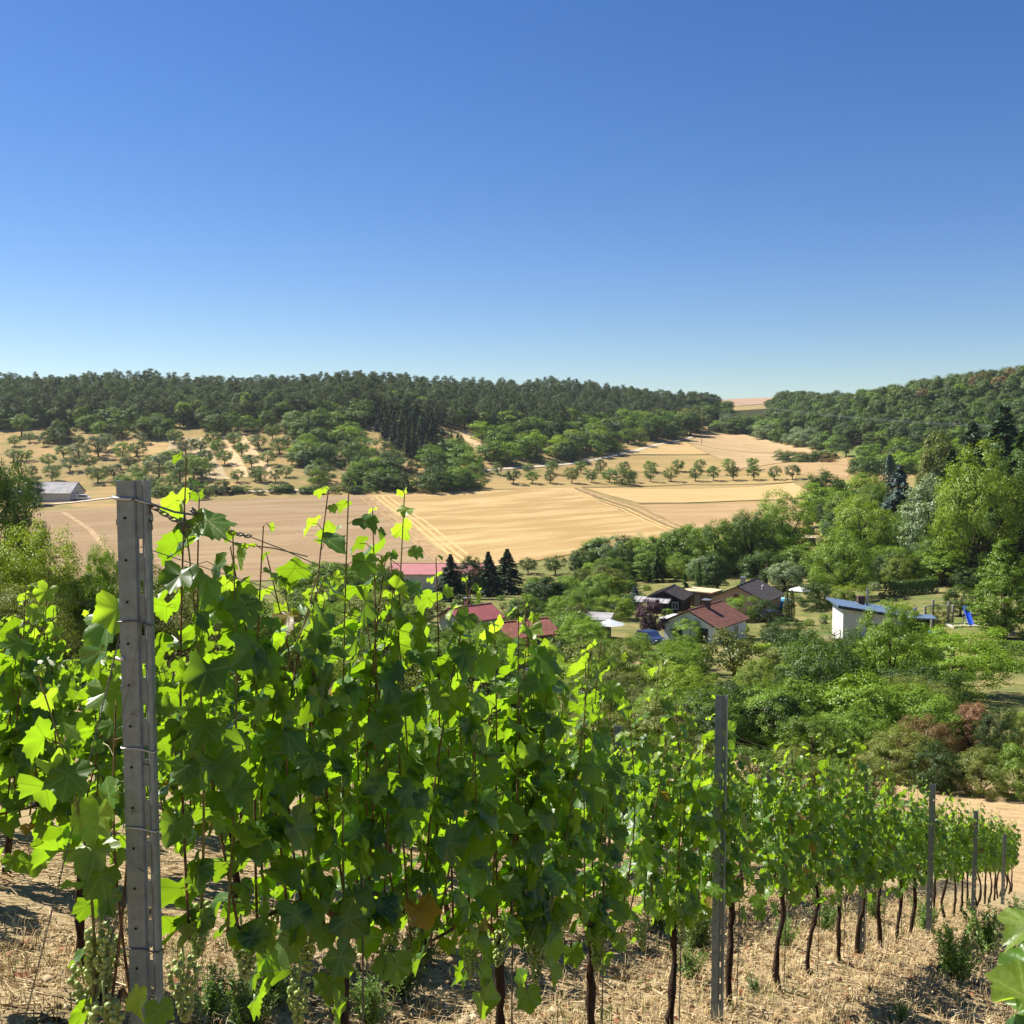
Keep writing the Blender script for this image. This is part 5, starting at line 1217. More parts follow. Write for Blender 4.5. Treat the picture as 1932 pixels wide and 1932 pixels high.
def post_mesh(H_, detail):
    # rolled channel seen from its open-web side; x across, y depth, z up
    sec = [(-0.034, 0.036), (-0.034, 0.0), (0.004, 0.0), (0.009, 0.007), (0.013, 0.007), (0.0205, 0.007), (0.024, 0.007), (0.028, 0.0), (0.034, 0.002), (0.034, 0.036)]
    zs = [-0.45]; slots = []
    z = 0.05
    while z < H_ - 0.1:
        slots.append((z, z + 0.034)); z += 0.1015
    for a, b in slots: zs += [a, b]
    zs.append(H_); zs = sorted(zs)
    V = []; F = []
    for zz in zs:
        for x, y in sec: V.append((x, y, zz))
    n = len(sec)
    for i in range(len(zs) - 1):
        is_slot = any(abs(zs[i] - a) < 1e-6 for a, b in slots)
        for j in range(n - 1):
            if is_slot and j == 4 and detail: continue
            F.append((i * n + j, i * n + j + 1, (i + 1) * n + j + 1, (i + 1) * n + j))
    me = bpy.data.meshes.new('post_profile'); me.from_pydata(V, [], F); me.materials.append(M_galv); me.update()
    return me, slots

def steel_post(px, top, Y, H_, yaw, label, detail=True, base=None):
    if base is None:
        q = P(px, top, Y); gx, gy = q[0], q[1]; gz = q[2] - H_
    else: gx, gy, gz = base
    t = thing('steel_post', label, 'post', (gx, gy, gz), yaw, None)
    me, slots = post_mesh(H_, detail)
    pr = obj('post_profile', me, t); md = pr.modifiers.new('thickness', 'SOLIDIFY'); md.thickness = 0.0022; md.offset = 1
    if detail:
        hm = MB(); hm.tube([(0, -0.0036, 0), (0, -0.0022, 0)], 0.0033, 10); hmesh = hm.mesh('punched_hole', M_hole)
        for a, b in slots: obj('punched_hole', hmesh, t, (-0.017, 0.0, a + 0.085))
        tm = MB()
        for a, b in slots: tm.box((-0.0365, 0.012, a + 0.06), (0.004, 0.006, 0.014))
        nm = MB(); nm.box((0, 0, 0), (0.005, 0.008, 0.014)); nme = nm.mesh('wire_notch', M_galv)
        for a, b in slots: obj('wire_notch', nme, t, (-0.0375, 0.010, a + 0.075))
    return t, gz
YAWP = math.radians(6)
SLOPE = -0.358
post1, gz1 = steel_post(248, 907, 2.45, 1.95, YAWP, 'big galvanised steel end post in the left foreground')
POSTS = [(1.646, 1.95)]
P2 = [(1361, 1312, 5.96, 1.95, 'second steel post, standing clear above the vines in the middle'), (1632, 1445, 9.92, 1.93, 'third steel post, its top wrapped in vine shoots'), (1760, 1479, 12.9, 1.98, 'fourth steel post, bare-topped before the mown straw'),
      (1842, 1530, 17.1, 1.95, 'fifth steel post along the front vine row'), (1896, 1574, 21.5, 1.95, 'last visible steel post of the front vine row')]
for px_, top, Y_, H_, lab in P2:
    q = P(px_, top, Y_); q2 = (q[0], q[1], h(q[0], q[1]))
    steel_post(px_, top, Y_, q[2] - q2[2], YAWP + math.radians(-24 if Y_ < 7 else -30), lab, True)
for s_, p_, lab in [(14.5, -4.2, 'steel post in the second vine row'), (9.2, -4.2, 'steel post of the second row hidden among leaves'), (19.5, -4.2, 'far steel post in the second vine row')]:
    steel_post(0, 0, 0, 1.9, YAWP - 0.4, lab, True, RW(s_, p_))

# wires along the rows
def row_wire(p_, z_, s0, s1, lab, r=0.0016):
    pts = [RW(s_, p_, z_ + 0.004 * math.sin(s_ * 2.2)) for s_ in np.arange(s0, s1 + 0.01, 0.7)]
    m = MB(); m.tube(pts, r, 4); o = m.build('trellis_wire', M_wire); return tag(o, lab, 'wire')
for z_, nm in [(1.80, 'top'), (1.42, 'upper'), (1.02, 'middle'), (0.70, 'lower')]:
    row_wire(PERP1 + 0.01, z_, 1.66, 31, nm + ' trellis wire of the front vine row', 0.0014 if z_ > 1.5 else 0.0012)
    row_wire(-4.2, z_, 1.5, 31, nm + ' trellis wire of the second vine row', 0.0012)
row_wire(PERP1 - 0.05, 1.76, 2.35, 31, 'second strand of the top trellis wire of the front row', 0.0013)

# wire hooks round the end post
def hookpath(z_, tilt=0.0, tail=0.0):
    return [(-0.085 if tail else -0.041, 0.006, z_ + tilt), (-0.040, -0.004, z_ + tilt * 0.5), (0.0, -0.0065, z_), (0.036, -0.004, z_ - 0.012), (0.042, 0.02, z_ - 0.014)]
for py_, tl, bright in [(940, 0.004, True), (1171, -0.004, False), (1411, 0.003, True), (1561, 0.006, True), (1789, 0.004, False)]:
    z_ = P(248, py_, 2.45)[2] - gz1
    m = MB(); m.tube(hookpath(z_, tl, 0.0), 0.0022, 6); m.build('wire_hook', M_hook if bright else M_wire, post1, True)
m = MB(); z_ = P(248, 940, 2.45)[2] - gz1
m.tube([(-0.048, 0.012, z_ + 0.002), (-0.038, -0.005, z_), (0.0, -0.006, z_ - 0.002)], 0.0042, 8); m.build('hook_bar', M_hook, post1, True)
m = MB(); z_ = P(248, 1244, 2.45)[2] - gz1
m.tube([(-0.046, -0.004, z_ + 0.006), (-0.036, -0.006, z_), (-0.027, -0.006, z_ + 0.004)], 0.004, 6); m.build('wire_clip', M_hook, post1, True)

# chains at the top of the end post
lm = MB(); n_ = 22; L_, W_ = 0.0125, 0.0062
lp = []
for i in range(n_ + 1):
    a = 2 * math.pi * i / n_; c = math.cos(a); s = math.sin(a)
    lp.append((math.copysign(L_ - W_, c) + W_ * c if abs(c) > 1e-6 else 0, W_ * s, 0))
lm.tube(lp, 0.0019, 6, cap=False); LINK = lm.mesh('link', M_wire, True)
def chain(a, b, sag, lab):
    pts = [Vector(p) for p in wire_between(a, b, sag, 60)]
    t = thing('tension_chain', lab, 'chain', tuple(a))
    acc = 0.0; k = 0; last = pts[0]; pitch = 0.0195
    for p, q in zip(pts[:-1], pts[1:]):
        seg = (q - p).length
        while acc < seg:
            c = p.lerp(q, acc / seg); d = (q - p).normalized()
            o = obj('link', LINK, t)
            up = Vector((0, 0, 1)) if k % 2 == 0 else Vector((0, 1, 0.3)); y = up.cross(d).normalized(); zz = d.cross(y)
            o.matrix_basis = Matrix.Translation(c - Vector(a)) @ Matrix((d, y, zz)).transposed().to_4x4()
            k += 1; acc += pitch
        acc -= seg
    return t
c0 = Vector(RW(1.70, PERP1 + 0.02, 0)); 
zt = P(300, 957, 2.47); chain_a = P(305, 960, 2.5); chain_b = P(432, 1013, 2.75)
chain(P(366, 966, 2.62), P(470, 1012, 2.85), 0.01, 'upper steel tension chain hooked to the top of the end post')
chain(P(283, 952, 2.47), P(415, 1012, 2.74), 0.012, 'lower steel tension chain beside the end post')
chain(P(281, 960, 2.46), P(285, 992, 2.46), 0.0, 'short loose chain end hanging at the end post')
chain(P(347, 985, 2.6), P(348, 1020, 2.6), 0.0, 'short loose chain end hanging from the lower chain')
def loose_wire(pix, lab, r=0.0016, mat=None, nm='tie_wire'):
    m = MB(); m.tube([P(*q) for q in pix], r, 5); return tag(m.build(nm, mat or M_wire), lab, 'wire')
loose_wire([(250, 941, 2.44), (290, 952, 2.5), (330, 966, 2.56), (366, 971, 2.62), (368, 962, 2.62), (362, 958, 2.62)], 'thick hooked wire end at the upper chain', 0.003)
loose_wire([(470, 1012, 2.85), (530, 1035, 3.0), (590, 1062, 3.14), (640, 1085, 3.27)], 'wire running from the upper chain into the leaves')
loose_wire([(415, 1012, 2.74), (440, 1024, 2.78), (470, 1028, 2.84), (520, 1035, 2.97), (580, 1050, 3.1)], 'rusty wire running from the lower chain into the leaves', 0.0019)
# twisted anchor wires falling from the end post to the ground
def twisted(p0, p1, lab, turns=46):
    a, b = Vector(p0), Vector(p1); d = (b - a).normalized(); u = d.orthogonal().normalized(); v = d.cross(u); m = MB()
    for ph in (0, math.pi):
        m.tube([tuple(a.lerp(b, i / (turns * 6)) + (u * math.cos(i * 1.05 + ph) + v * math.sin(i * 1.05 + ph)) * 0.0016) for i in range(turns * 6 + 1)], 0.0011, 4)
    return tag(m.build('anchor_wire', M_wire, None, True), lab, 'wire')
twisted(P(228, 1192, 2.46), P(-53, 2330, 2.3), 'long twisted anchor wire slanting down left of the end post')
twisted(P(232, 1690, 2.44), P(58, 2330, 2.32), 'short straight anchor wire beside the foot of the end post', 30)
loose_wire([(262, 1178, 2.43), (262, 1200, 2.43), (246, 1290, 2.43), (226, 1360, 2.44)], 'thin wire crossing the face of the end post', 0.0011)

# ------------------------------------------------------------------ vines
def vine_leaf_mat(name, c_up, c_up2, c_dn, c_tr, trans=0.42, vein=(0.30, 0.36, 0.10)):
    """grape leaf: darker glossy upper side, paler underside, light passing through, pale veins fanning from the stalk"""
    m, N, L = newmat(name)
    out = nd(N, 'ShaderNodeOutputMaterial'); geo = nd(N, 'ShaderNodeNewGeometry'); oi = nd(N, 'ShaderNodeObjectInfo'); tc = nd(N, 'ShaderNodeTexCoord')
    mxc = nd(N, 'ShaderNodeMix', data_type='RGBA'); L.new(oi.outputs['Random'], mxc.inputs[0]); mxc.inputs[6].default_value = rgba(c_up); mxc.inputs[7].default_value = rgba(c_up2)
    no = nd(N, 'ShaderNodeTexNoise', i_Scale=6.0, i_Detail=3.0); L.new(tc.outputs['Object'], no.inputs['Vector'])
    hs = nd(N, 'ShaderNodeHueSaturation'); mr = nd(N, 'ShaderNodeMapRange'); mr.inputs[1].default_value = 0.3; mr.inputs[2].default_value = 0.7; mr.inputs[3].default_value = 0.8; mr.inputs[4].default_value = 1.2
    L.new(no.outputs['Fac'], mr.inputs[0]); L.new(mr.outputs[0], hs.inputs['Value']); L.new(mxc.outputs[2], hs.inputs['Color'])
    # veins from the flat leaf coordinates
    uv = nd(N, 'ShaderNodeUVMap'); sp = nd(N, 'ShaderNodeSeparateXYZ'); L.new(uv.outputs[0], sp.inputs[0])
    best = None
    for deg in (0, 50, -50, 113, -113):
        a = math.radians(deg); dx, dy = math.sin(a), math.cos(a)
        cr_ = nd(N, 'ShaderNodeMath', operation='MULTIPLY'); cr_.inputs[1].default_value = dy; L.new(sp.outputs[0], cr_.inputs[0])
        c2 = nd(N, 'ShaderNodeMath', operation='MULTIPLY_ADD'); c2.inputs[1].default_value = -dx; L.new(sp.outputs[1], c2.inputs[0]); L.new(cr_.outputs[0], c2.inputs[2])
        ab = nd(N, 'ShaderNodeMath', operation='ABSOLUTE'); L.new(c2.outputs[0], ab.inputs[0])
        d1 = nd(N, 'ShaderNodeMath', operation='MULTIPLY'); d1.inputs[1].default_value = dx; L.new(sp.outputs[0], d1.inputs[0])
        d2 = nd(N, 'ShaderNodeMath', operation='MULTIPLY_ADD'); d2.inputs[1].default_value = dy; L.new(sp.outputs[1], d2.inputs[0]); L.new(d1.outputs[0], d2.inputs[2])
        ls = nd(N, 'ShaderNodeMath', operation='LESS_THAN'); L.new(d2.outputs[0], ls.inputs[0]); ls.inputs[1].default_value = 0.0
        ad = nd(N, 'ShaderNodeMath', operation='ADD'); L.new(ab.outputs[0], ad.inputs[0]); L.new(ls.outputs[0], ad.inputs[1])
        if best is None: best = ad.outputs[0]
        else:
            mn = nd(N, 'ShaderNodeMath', operation='MINIMUM'); L.new(best, mn.inputs[0]); L.new(ad.outputs[0], mn.inputs[1]); best = mn.outputs[0]
    vm = nd(N, 'ShaderNodeMapRange'); vm.inputs[1].default_value = 0.006; vm.inputs[2].default_value = 0.022; vm.inputs[3].default_value = 0.65; vm.inputs[4].default_value = 0.0; L.new(best, vm.inputs[0])
    mv = nd(N, 'ShaderNodeMix', data_type='RGBA'); L.new(vm.outputs[0], mv.inputs[0]); L.new(hs.outputs[0], mv.inputs[6]); mv.inputs[7].default_value = rgba(vein)
    ud = nd(N, 'ShaderNodeMix', data_type='RGBA'); L.new(geo.outputs['Backfacing'], ud.inputs[0]); L.new(mv.outputs[2], ud.inputs[6]); ud.inputs[7].default_value = rgba(c_dn)
    b = nd(N, 'ShaderNodeBsdfPrincipled', i_Roughness=0.40); b.inputs['Specular IOR Level'].default_value = 0.55; L.new(ud.outputs[2], b.inputs['Base Color'])
    bp = nd(N, 'ShaderNodeBump', i_Strength=0.12, i_Distance=0.01); n5 = nd(N, 'ShaderNodeTexNoise', i_Scale=14.0, i_Detail=2.0); L.new(tc.outputs['Object'], n5.inputs['Vector']); L.new(n5.outputs['Fac'], bp.inputs['Height']); L.new(bp.outputs[0], b.inputs['Normal'])
    t = nd(N, 'ShaderNodeBsdfTranslucent'); tv = nd(N, 'ShaderNodeMix', data_type='RGBA'); L.new(vm.outputs[0], tv.inputs[0]); tv.inputs[6].default_value = rgba(c_tr); tv.inputs[7].default_value = rgba(tuple(c * 0.55 for c in c_tr))
    h2 = nd(N, 'ShaderNodeHueSaturation'); mr2 = nd(N, 'ShaderNodeMapRange'); mr2.inputs[3].default_value = 0.75; mr2.inputs[4].default_value = 1.25; L.new(oi.outputs['Random'], mr2.inputs[0]); L.new(mr2.outputs[0], h2.inputs['Value']); L.new(tv.outputs[2], h2.inputs['Color']); L.new(h2.outputs[0], t.inputs['Color'])
    mx = nd(N, 'ShaderNodeMixShader'); mx.inputs[0].default_value = trans; L.new(b.outputs[0], mx.inputs[1]); L.new(t.outputs[0], mx.inputs[2]); L.new(mx.outputs[0], out.inputs['Surface'])
    return m
M_vl = vine_leaf_mat('vine_leaf', (0.026, 0.078, 0.008), (0.056, 0.130, 0.013), (0.062, 0.115, 0.028), (0.32, 0.56, 0.012))
M_vy = vine_leaf_mat('young_vine_leaf', (0.13, 0.20, 0.03), (0.19, 0.26, 0.04), (0.16, 0.22, 0.07), (0.42, 0.64, 0.02), 0.5)
M_vf = vine_leaf_mat('vine_leaf_row', (0.032, 0.090, 0.010), (0.064, 0.138, 0.015), (0.064, 0.118, 0.030), (0.33, 0.56, 0.014))
M_shoot = plain('green_shoot', (0.16, 0.15, 0.045), 0.6, var=0.3, scale=12)
M_cane = plain('brown_cane', (0.15, 0.085, 0.045), 0.8, var=0.35, scale=30)
M_grape = plain('green_grape', (0.26, 0.33, 0.09), 0.35, var=0.12, scale=8, spec=0.5)

HALF = [(0, .76), (7, .66), (12, .69), (18, .60), (24, .62), (32, .51), (39, .58), (45, .62), (51, .70), (58, .62), (65, .63), (73, .55), (80, .57), (88, .50), (98, .56), (106, .55), (114, .62), (123, .55), (132, .57), (143, .50), (153, .50), (163, .42), (172, .24)]
def leaf_outline(g, n_drop=0):
    pr = HALF if not n_drop else HALF[::n_drop]
    pts = [(a, r) for a, r in pr] + [(360 - a, r) for a, r in pr[::-1] if a > 0]
    return [(math.radians(a), r * g.uniform(0.93, 1.07)) for a, r in pts]
def leaf_mesh(seed, mat, cup, fold, tipdrop, n_drop=0):
    g = random.Random(seed); o = leaf_outline(g, n_drop); V = [(0, 0, 0)]; uv = [(0, 0)]
    w1, w2 = g.uniform(-.12, .12), g.uniform(0, 6)
    for a, r in o:
        x, y = r * math.sin(a), r * math.cos(a)
        z = cup * r * r + fold * abs(x) + tipdrop * max(0, y) ** 2 + 0.09 * math.sin(3 * a + w2) * r / .6 + 0.05 * math.sin(7 * a + w2 * 2) * r / .6 + w1 * x * y
        V.append((x, y, z)); uv.append((x, y))
    n = len(o); F = [(0, i + 1, (i + 1) % n + 1) for i in range(n)]
    F = [f[::-1] for f in F]
    return mesh_np('leaf', np.array(V), np.array(F), (mat,), True, uv=np.array(uv))
M_vb = vine_leaf_mat('withered_vine_leaf', (0.16, 0.12, 0.025), (0.13, 0.07, 0.02), (0.15, 0.12, 0.05), (0.45, 0.36, 0.03))
WITHER = [leaf_mesh(560 + i, M_vb, c, .3, -.2) for i, c in enumerate((-.6, .4))]
LEAVES = [leaf_mesh(500 + i, M_vl, c, f, t) for i, (c, f, t) in enumerate([(-.25, .12, -.2), (-.5, .3, -.1), (.2, .2, -.45), (-.1, .5, -.4), (-.65, 0, -.35), (.3, -.25, -.3), (-.3, .75, -.2), (.35, .1, .3), (-.8, .3, .2)])]
YOUNG = [leaf_mesh(520 + i, M_vy, c, f, t) for i, (c, f, t) in enumerate([(-.2, .3, -.2), (.1, .5, -.2), (-.4, .2, .1)])]
FARL = [leaf_mesh(540 + i, M_vf, c, f, t, 2) for i, (c, f, t) in enumerate([(-.25, .15, -.2), (-.45, .3, -.1), (.15, .15, -.35), (-.3, .45, -.2)])]
# a bunch of grapes
def bunch_mesh(seed, n, rad):
    g = random.Random(seed); mb = MB(); base = None
    import bmesh
    bm = bmesh.new(); bmesh.ops.create_icosphere(bm, subdivisions=1, radius=1.0); SV = [tuple(v.co) for v in bm.verts]; SF = [tuple(v.index for v in f.verts) for f in bm.faces]; bm.free()
    for i in range(n):
        f = (i + .5) / n; L_ = rad * 4.2 * f; w = rad * (1.05 * (1 - f) ** 0.6 * (1.0 if f > .08 else .7)) + .002
        a = i * 2.4 + g.uniform(-.5, .5); r = w * g.uniform(.6, 1.0); s_ = 0.0072 * g.uniform(.8, 1.15)
        c = (r * math.cos(a), r * math.sin(a), -L_ - .02)
        mb.add([(c[0] + v[0] * s_, c[1] + v[1] * s_, c[2] + v[2] * s_ * 1.1) for v in SV], SF)
    mb.tube([(0, 0, .02), (0, 0, -rad * 2)], .0022, 5)
    return mb.mesh('grape_bunch', M_grape, True)
BUNCH = [bunch_mesh(600 + i, 58 + 10 * i, .028 + .003 * i) for i in range(3)]

_vg = np.random.default_rng(99)
def leaf_matrix(pos, nrm, tip, size):
    n = Vector(nrm).normalized(); t = Vector(tip); t = t - n * t.dot(n)
    t = t.normalized() if t.length > 1e-4 else n.orthogonal().normalized()
    x = t.cross(n)
    return Matrix.Translation(pos) @ Matrix((x, t, n)).transposed().to_4x4() @ Matrix.Scale(size, 4)
NV = Vector((NX, NY, 0)); RV = Vector((RX, RY, SLOPE)).normalized(); UP = Vector((0, 0, 1))

def mass_mesh(leaves, g):
    Vs = []; Fs = []; us = []; off = 0
    for (pos, nrm, tip, sz, yg) in leaves:
        me = g.choice(FARV); M_ = leaf_matrix(pos, nrm, tip, sz)
        v = me[0] @ np.array(M_.to_3x3()).T + np.array(M_.translation)
        Vs.append(v); Fs.append(me[1] + off); us.append(me[2]); off += len(v)
    return mesh_np('leaves', np.concatenate(Vs), np.concatenate(Fs), (M_vf,), True, uv=np.concatenate(us))
def clear_of_post(p):
    px = S / 2 + S * p.x / (p.y * math.cos(PITCH) - p.z * math.sin(PITCH))
    return not (170 < px < 318 and p.y < 2.62)
def vine(s_, p_, label, n_shoots, top, leafsize, seed, mode='leaf', group=None, extra=(), spread=0.5, bunches=3, low=0.55, wide=0.15, skip_low=False, base_h=0.72):
    """one grape vine; mode 'leaf': every leaf an object, 'mass': leaves joined"""
    g = random.Random(seed)
    b = Vector(RW(s_, p_, -0.04)); t = thing('grape_vine', label, 'grape vine', tuple(b), 0, group)
    # crooked trunk
    pts = [Vector((0, 0, 0))]; k = 10; wv = NV * g.uniform(-.045, .045) + RV * g.uniform(-.05, .05); ph = g.uniform(0, 6)
    for i in range(1, k + 1):
        pts.append(Vector((g.uniform(-.007, .007), g.uniform(-.007, .007), base_h * i / k)) + wv * math.sin(i * .55 + ph))
    m = MB(); m.tube([tuple(p) for p in pts], [.023 * g.uniform(.72, 1.28) * (1 - .03 * i) * (1.35 if i in (0, k) else 1) for i in range(k + 1)], 9)
    m.build('trunk', M_vbark, t, True)
    # canes laid along the wire
    head = pts[-1]
    m = MB()
    for d in (-1, 1):
        L_ = spread * g.uniform(.85, 1.1)
        m.tube([tuple(head), tuple(head + RV * d * L_ * .35 + UP * .1), tuple(head + RV * d * L_ + UP * .02)], [.011, .008, .005], 6)
    m.build('cane', M_cane, t, True)
    leaves = []; stalks = MB()
    shoots = []
    for i in range(n_shoots):
        u = -spread + 2 * spread * (i + g.uniform(.2, .8)) / n_shoots
        st = head + RV * u + UP * g.uniform(0, .06)
        L_ = (top - base_h) * g.uniform(.8, 1.04)
        lean = RV * g.uniform(-.18, .18) + NV * g.uniform(-wide, wide)
        shoots.append((st, L_, lean, False))
    for (u, L_, ln, lr) in extra:           # shoots that stand up out of the hedge
        shoots.append((head + RV * u, L_ - base_h, NV * ln + RV * lr, True))
    for (st, L_, lean, tall) in shoots:
        n = max(4, int(L_ / .062)); path = []
        cur = NV * g.uniform(-.05, .05) + RV * g.uniform(-.06, .06)
        for j in range(n + 1):
            f = j / n
            path.append(st + UP * L_ * f + lean * f ** 1.3 + cur * math.sin(f * 3.1))
        m = MB(); step = max(1, n // 7); pp = path[::step] + ([path[-1]] if (n % step) else [])
        m.tube([tuple(p) for p in pp], [.0045 * (1 - .65 * i / len(pp)) for i in range(len(pp))], 5, cap=False); m.build('shoot', M_shoot if g.random() < .55 else M_cane, t, True)
        side = 1 if g.random() < .5 else -1
        for j in range(n + 1):
            f = j / n; side = -side
            f0 = .86 if tall else .74
            sz = leafsize * (1.0 if f < f0 else 1.0 - .55 * (f - f0) / (1 - f0)) * (g.uniform(.5, .85) if g.random() < .35 else g.uniform(.8, 1.22))
            if f > .93: sz *= .8
            out = (NV * side * g.uniform(.4, 1.0) + RV * g.uniform(-.8, .8) + UP * g.uniform(-.1, .5)).normalized()
            pos = path[j] + out * sz * g.uniform(.45, .95)
            nrm = NV * side * g.uniform(.15, 1.1) + UP * g.uniform(.05, 1.15) + RV * g.uniform(-.8, .8)
            if side < 0: nrm = nrm + SUNV * .6
            tip = -UP * g.uniform(.4, 1.2) + out * g.uniform(.1, .7) + RV * g.uniform(-.6, .6)
            leaves.append((pos, nrm, tip, sz, f > .86))
            stalks.tube([tuple(path[j]), tuple(path[j] + (pos - path[j]) * .5 + UP * .01), tuple(pos)], .0014, 3, cap=False)
            if g.random() < .30 and f < .8:   # leaf of a side shoot
                pos2 = pos + Vector((g.uniform(-.08, .08), g.uniform(-.08, .08), g.uniform(-.07, .07)))
                leaves.append((pos2, nrm + Vector((g.uniform(-.5, .5), g.uniform(-.5, .5), g.uniform(-.4, .5))), tip + RV * g.uniform(-.5, .5), sz * g.uniform(.5, .8), g.random() < .35))
    # leaves hanging round the head and below the wire
    for i in range(0 if skip_low else int(n_shoots * 1.6)):
        pos = head + RV * g.uniform(-spread, spread) * .9 + NV * g.uniform(-.16, .16) + UP * g.uniform(low - base_h, .1)
        side = g.choice((-1, 1))
        leaves.append((pos, NV * side * g.uniform(.3, 1) + UP * g.uniform(0, .7) + RV * g.uniform(-.5, .5), -UP + NV * side * .3 + RV * g.uniform(-.4, .4), leafsize * g.uniform(.7, 1.15), False))
        stalks.tube([tuple(pos + UP * .07 - NV * side * .03), tuple(pos)], .0014, 3, cap=False)
    so = stalks.build('leaf_stalks', M_shoot, t); so['kind'] = 'stuff'
    if mode == 'leaf':
        leaves = [q for q in leaves if clear_of_post(b + q[0])]
        g.shuffle(leaves); more = leaves[300:]; leaves = leaves[:300]
        if more:
            o = obj('leaves', mass_mesh(more, g), t); o['kind'] = 'stuff'
        for (pos, nrm, tip, sz, yg) in leaves:
            o = bpy.data.objects.new('leaf', g.choice(YOUNG if yg else (WITHER if g.random() < .018 else LEAVES))); C.objects.link(o); o.parent = t
            o.matrix_basis = leaf_matrix(pos, nrm, tip, sz)
    else:
        o = obj('leaves', mass_mesh(leaves, g), t); o['kind'] = 'stuff'
    for i in range(bunches):
        o = obj('grape_bunch', g.choice(BUNCH), t); 
        o.location = head + RV * g.uniform(-spread, spread) * .9 + NV * g.choice((-1, 1)) * g.uniform(.03, .1) + UP * g.uniform(-.02, .16); o.rotation_euler = (g.uniform(-.15, .15), g.uniform(-.15, .15), g.uniform(0, 6)); sc_ = g.uniform(.85, 1.15); o.scale = (sc_,) * 3
    return t
FARV = []
for me in FARL:
    v = np.empty(len(me.vertices) * 3); me.vertices.foreach_get('co', v); v = v.reshape(-1, 3)
    f = np.empty(len(me.polygons) * 3, dtype=np.int32); me.polygons.foreach_get('vertices', f); FARV.append((v, f.reshape(-1, 3), v[:, :2].copy()))

ROW1 = [1.42, 2.40, 3.33, 4.17, 5.18, 6.21, 7.33, 8.36, 9.33, 10.3, 11.3, 12.4] + [13.4 + 1.03 * i for i in range(17)]
EXTRA = {1: [(-.66, 2.1, .03, .0), (-.62, 2.0, -.05, .02), (-.52, 1.95, .0, .05), (-.4, 2.0, .05, .0), (-.1, 2.2, .0, .05), (0., 2.25, .0, .05), (.12, 2.2, .0, .05)], 2: [(-.62, 2.3, .0, -.02), (-.5, 2.12, .03, .0), (-.25, 2.1, .0, .0), (.1, 2.12, .0, .05), (.2, 2.1, 0, 0)],
         3: [(.05, 2.12, .0, .05), (-.4, 2.05, 0, 0)], 4: [(-.3, 2.12, .0, .05), (.2, 1.95, 0, 0)], 5: [(-.35, 2.05, .0, .05)], 6: [(.1, 2.0, 0, 0)], 7: [(.2, 2.15, .0, -.1), (.3, 2.05, 0, .1)], 8: [(.3, 2.3, 0, 0), (.38, 2.2, 0, .05)], 9: [(-.1, 1.95, 0, .1)], 10: [(.0, 2.1, 0, .05), (.2, 2.0, 0, 0)], 13: [(0, 2.1, 0, 0)], 16: [(.2, 2.05, 0, 0)]}
TOPS = [1.5, 2.0, 1.90, 1.80, 1.68, 1.64, 1.70, 1.76, 1.76, 1.76]
for k, s_ in enumerate(ROW1):
    near = k < 5
    if k == 0:
        vine(1.61, PERP1 - .07, 'first grape vine of the front row, close beside the big end post', 3, 1.5, .092, 1000, 'leaf', 'vines of the front row', (), .08, 1, .62, .06, base_h=.62)
        continue
    vine(s_, PERP1 + rnd.uniform(-.02, .02), ORD[k] + ' grape vine of the front row counted from the big end post', (9 if near else 9) if k not in (1, 2) else 11, (TOPS[k] if k < len(TOPS) else 1.76) + rnd.uniform(-.03, .06), (.096 if near else .094) * rnd.uniform(.94, 1.06), 1000 + k, 'leaf', 'vines of the front row', list(EXTRA.get(k, ())) + [(rnd.uniform(-.45, .45), rnd.uniform(1.85, 2.1), 0, rnd.uniform(-.1, .15)) for _ in range(1 + k % 2)], .5, 4 if near else 3, .64 if k == 1 else .50 if k in (2, 3) else .68, .16, base_h=.84 if k == 1 else .74 if near else .84)
for k in range(28):
    s_ = 2.0 + 1.03 * k
    vine(s_, -4.2 + rnd.uniform(-.03, .03), ORD[k] + ' grape vine of the second row counted from its near end', 14 if k < 5 else 10, 1.80 if k < 5 else 1.74, .098, 2000 + k, 'leaf' if k < 12 else 'mass', 'vines of the second row', [(rnd.uniform(-.4, .4), 1.95, 0, .05)] if k % 2 else (), .5, 3 if k < 8 else 0, .60 if k < 5 else .66, .17, base_h=.76 if k < 5 else .8)
for r_ in range(3):
    for k in range(26 - 2 * r_):
        s_ = 3.0 + r_ * .6 + 1.06 * k
        vine(s_, -6.35 - 2.1 * r_, ORD[k] + ' grape vine of the half-hidden ' + ['third', 'fourth', 'fifth'][r_] + ' row from its near end', 8, 1.74, .13, 3000 + 100 * r_ + k, 'mass', 'vines of the ' + ['third', 'fourth', 'fifth'][r_] + ' row', [(0, 1.95, 0, 0)] if k % 3 == 0 else (), .5, 0, .6, .17)
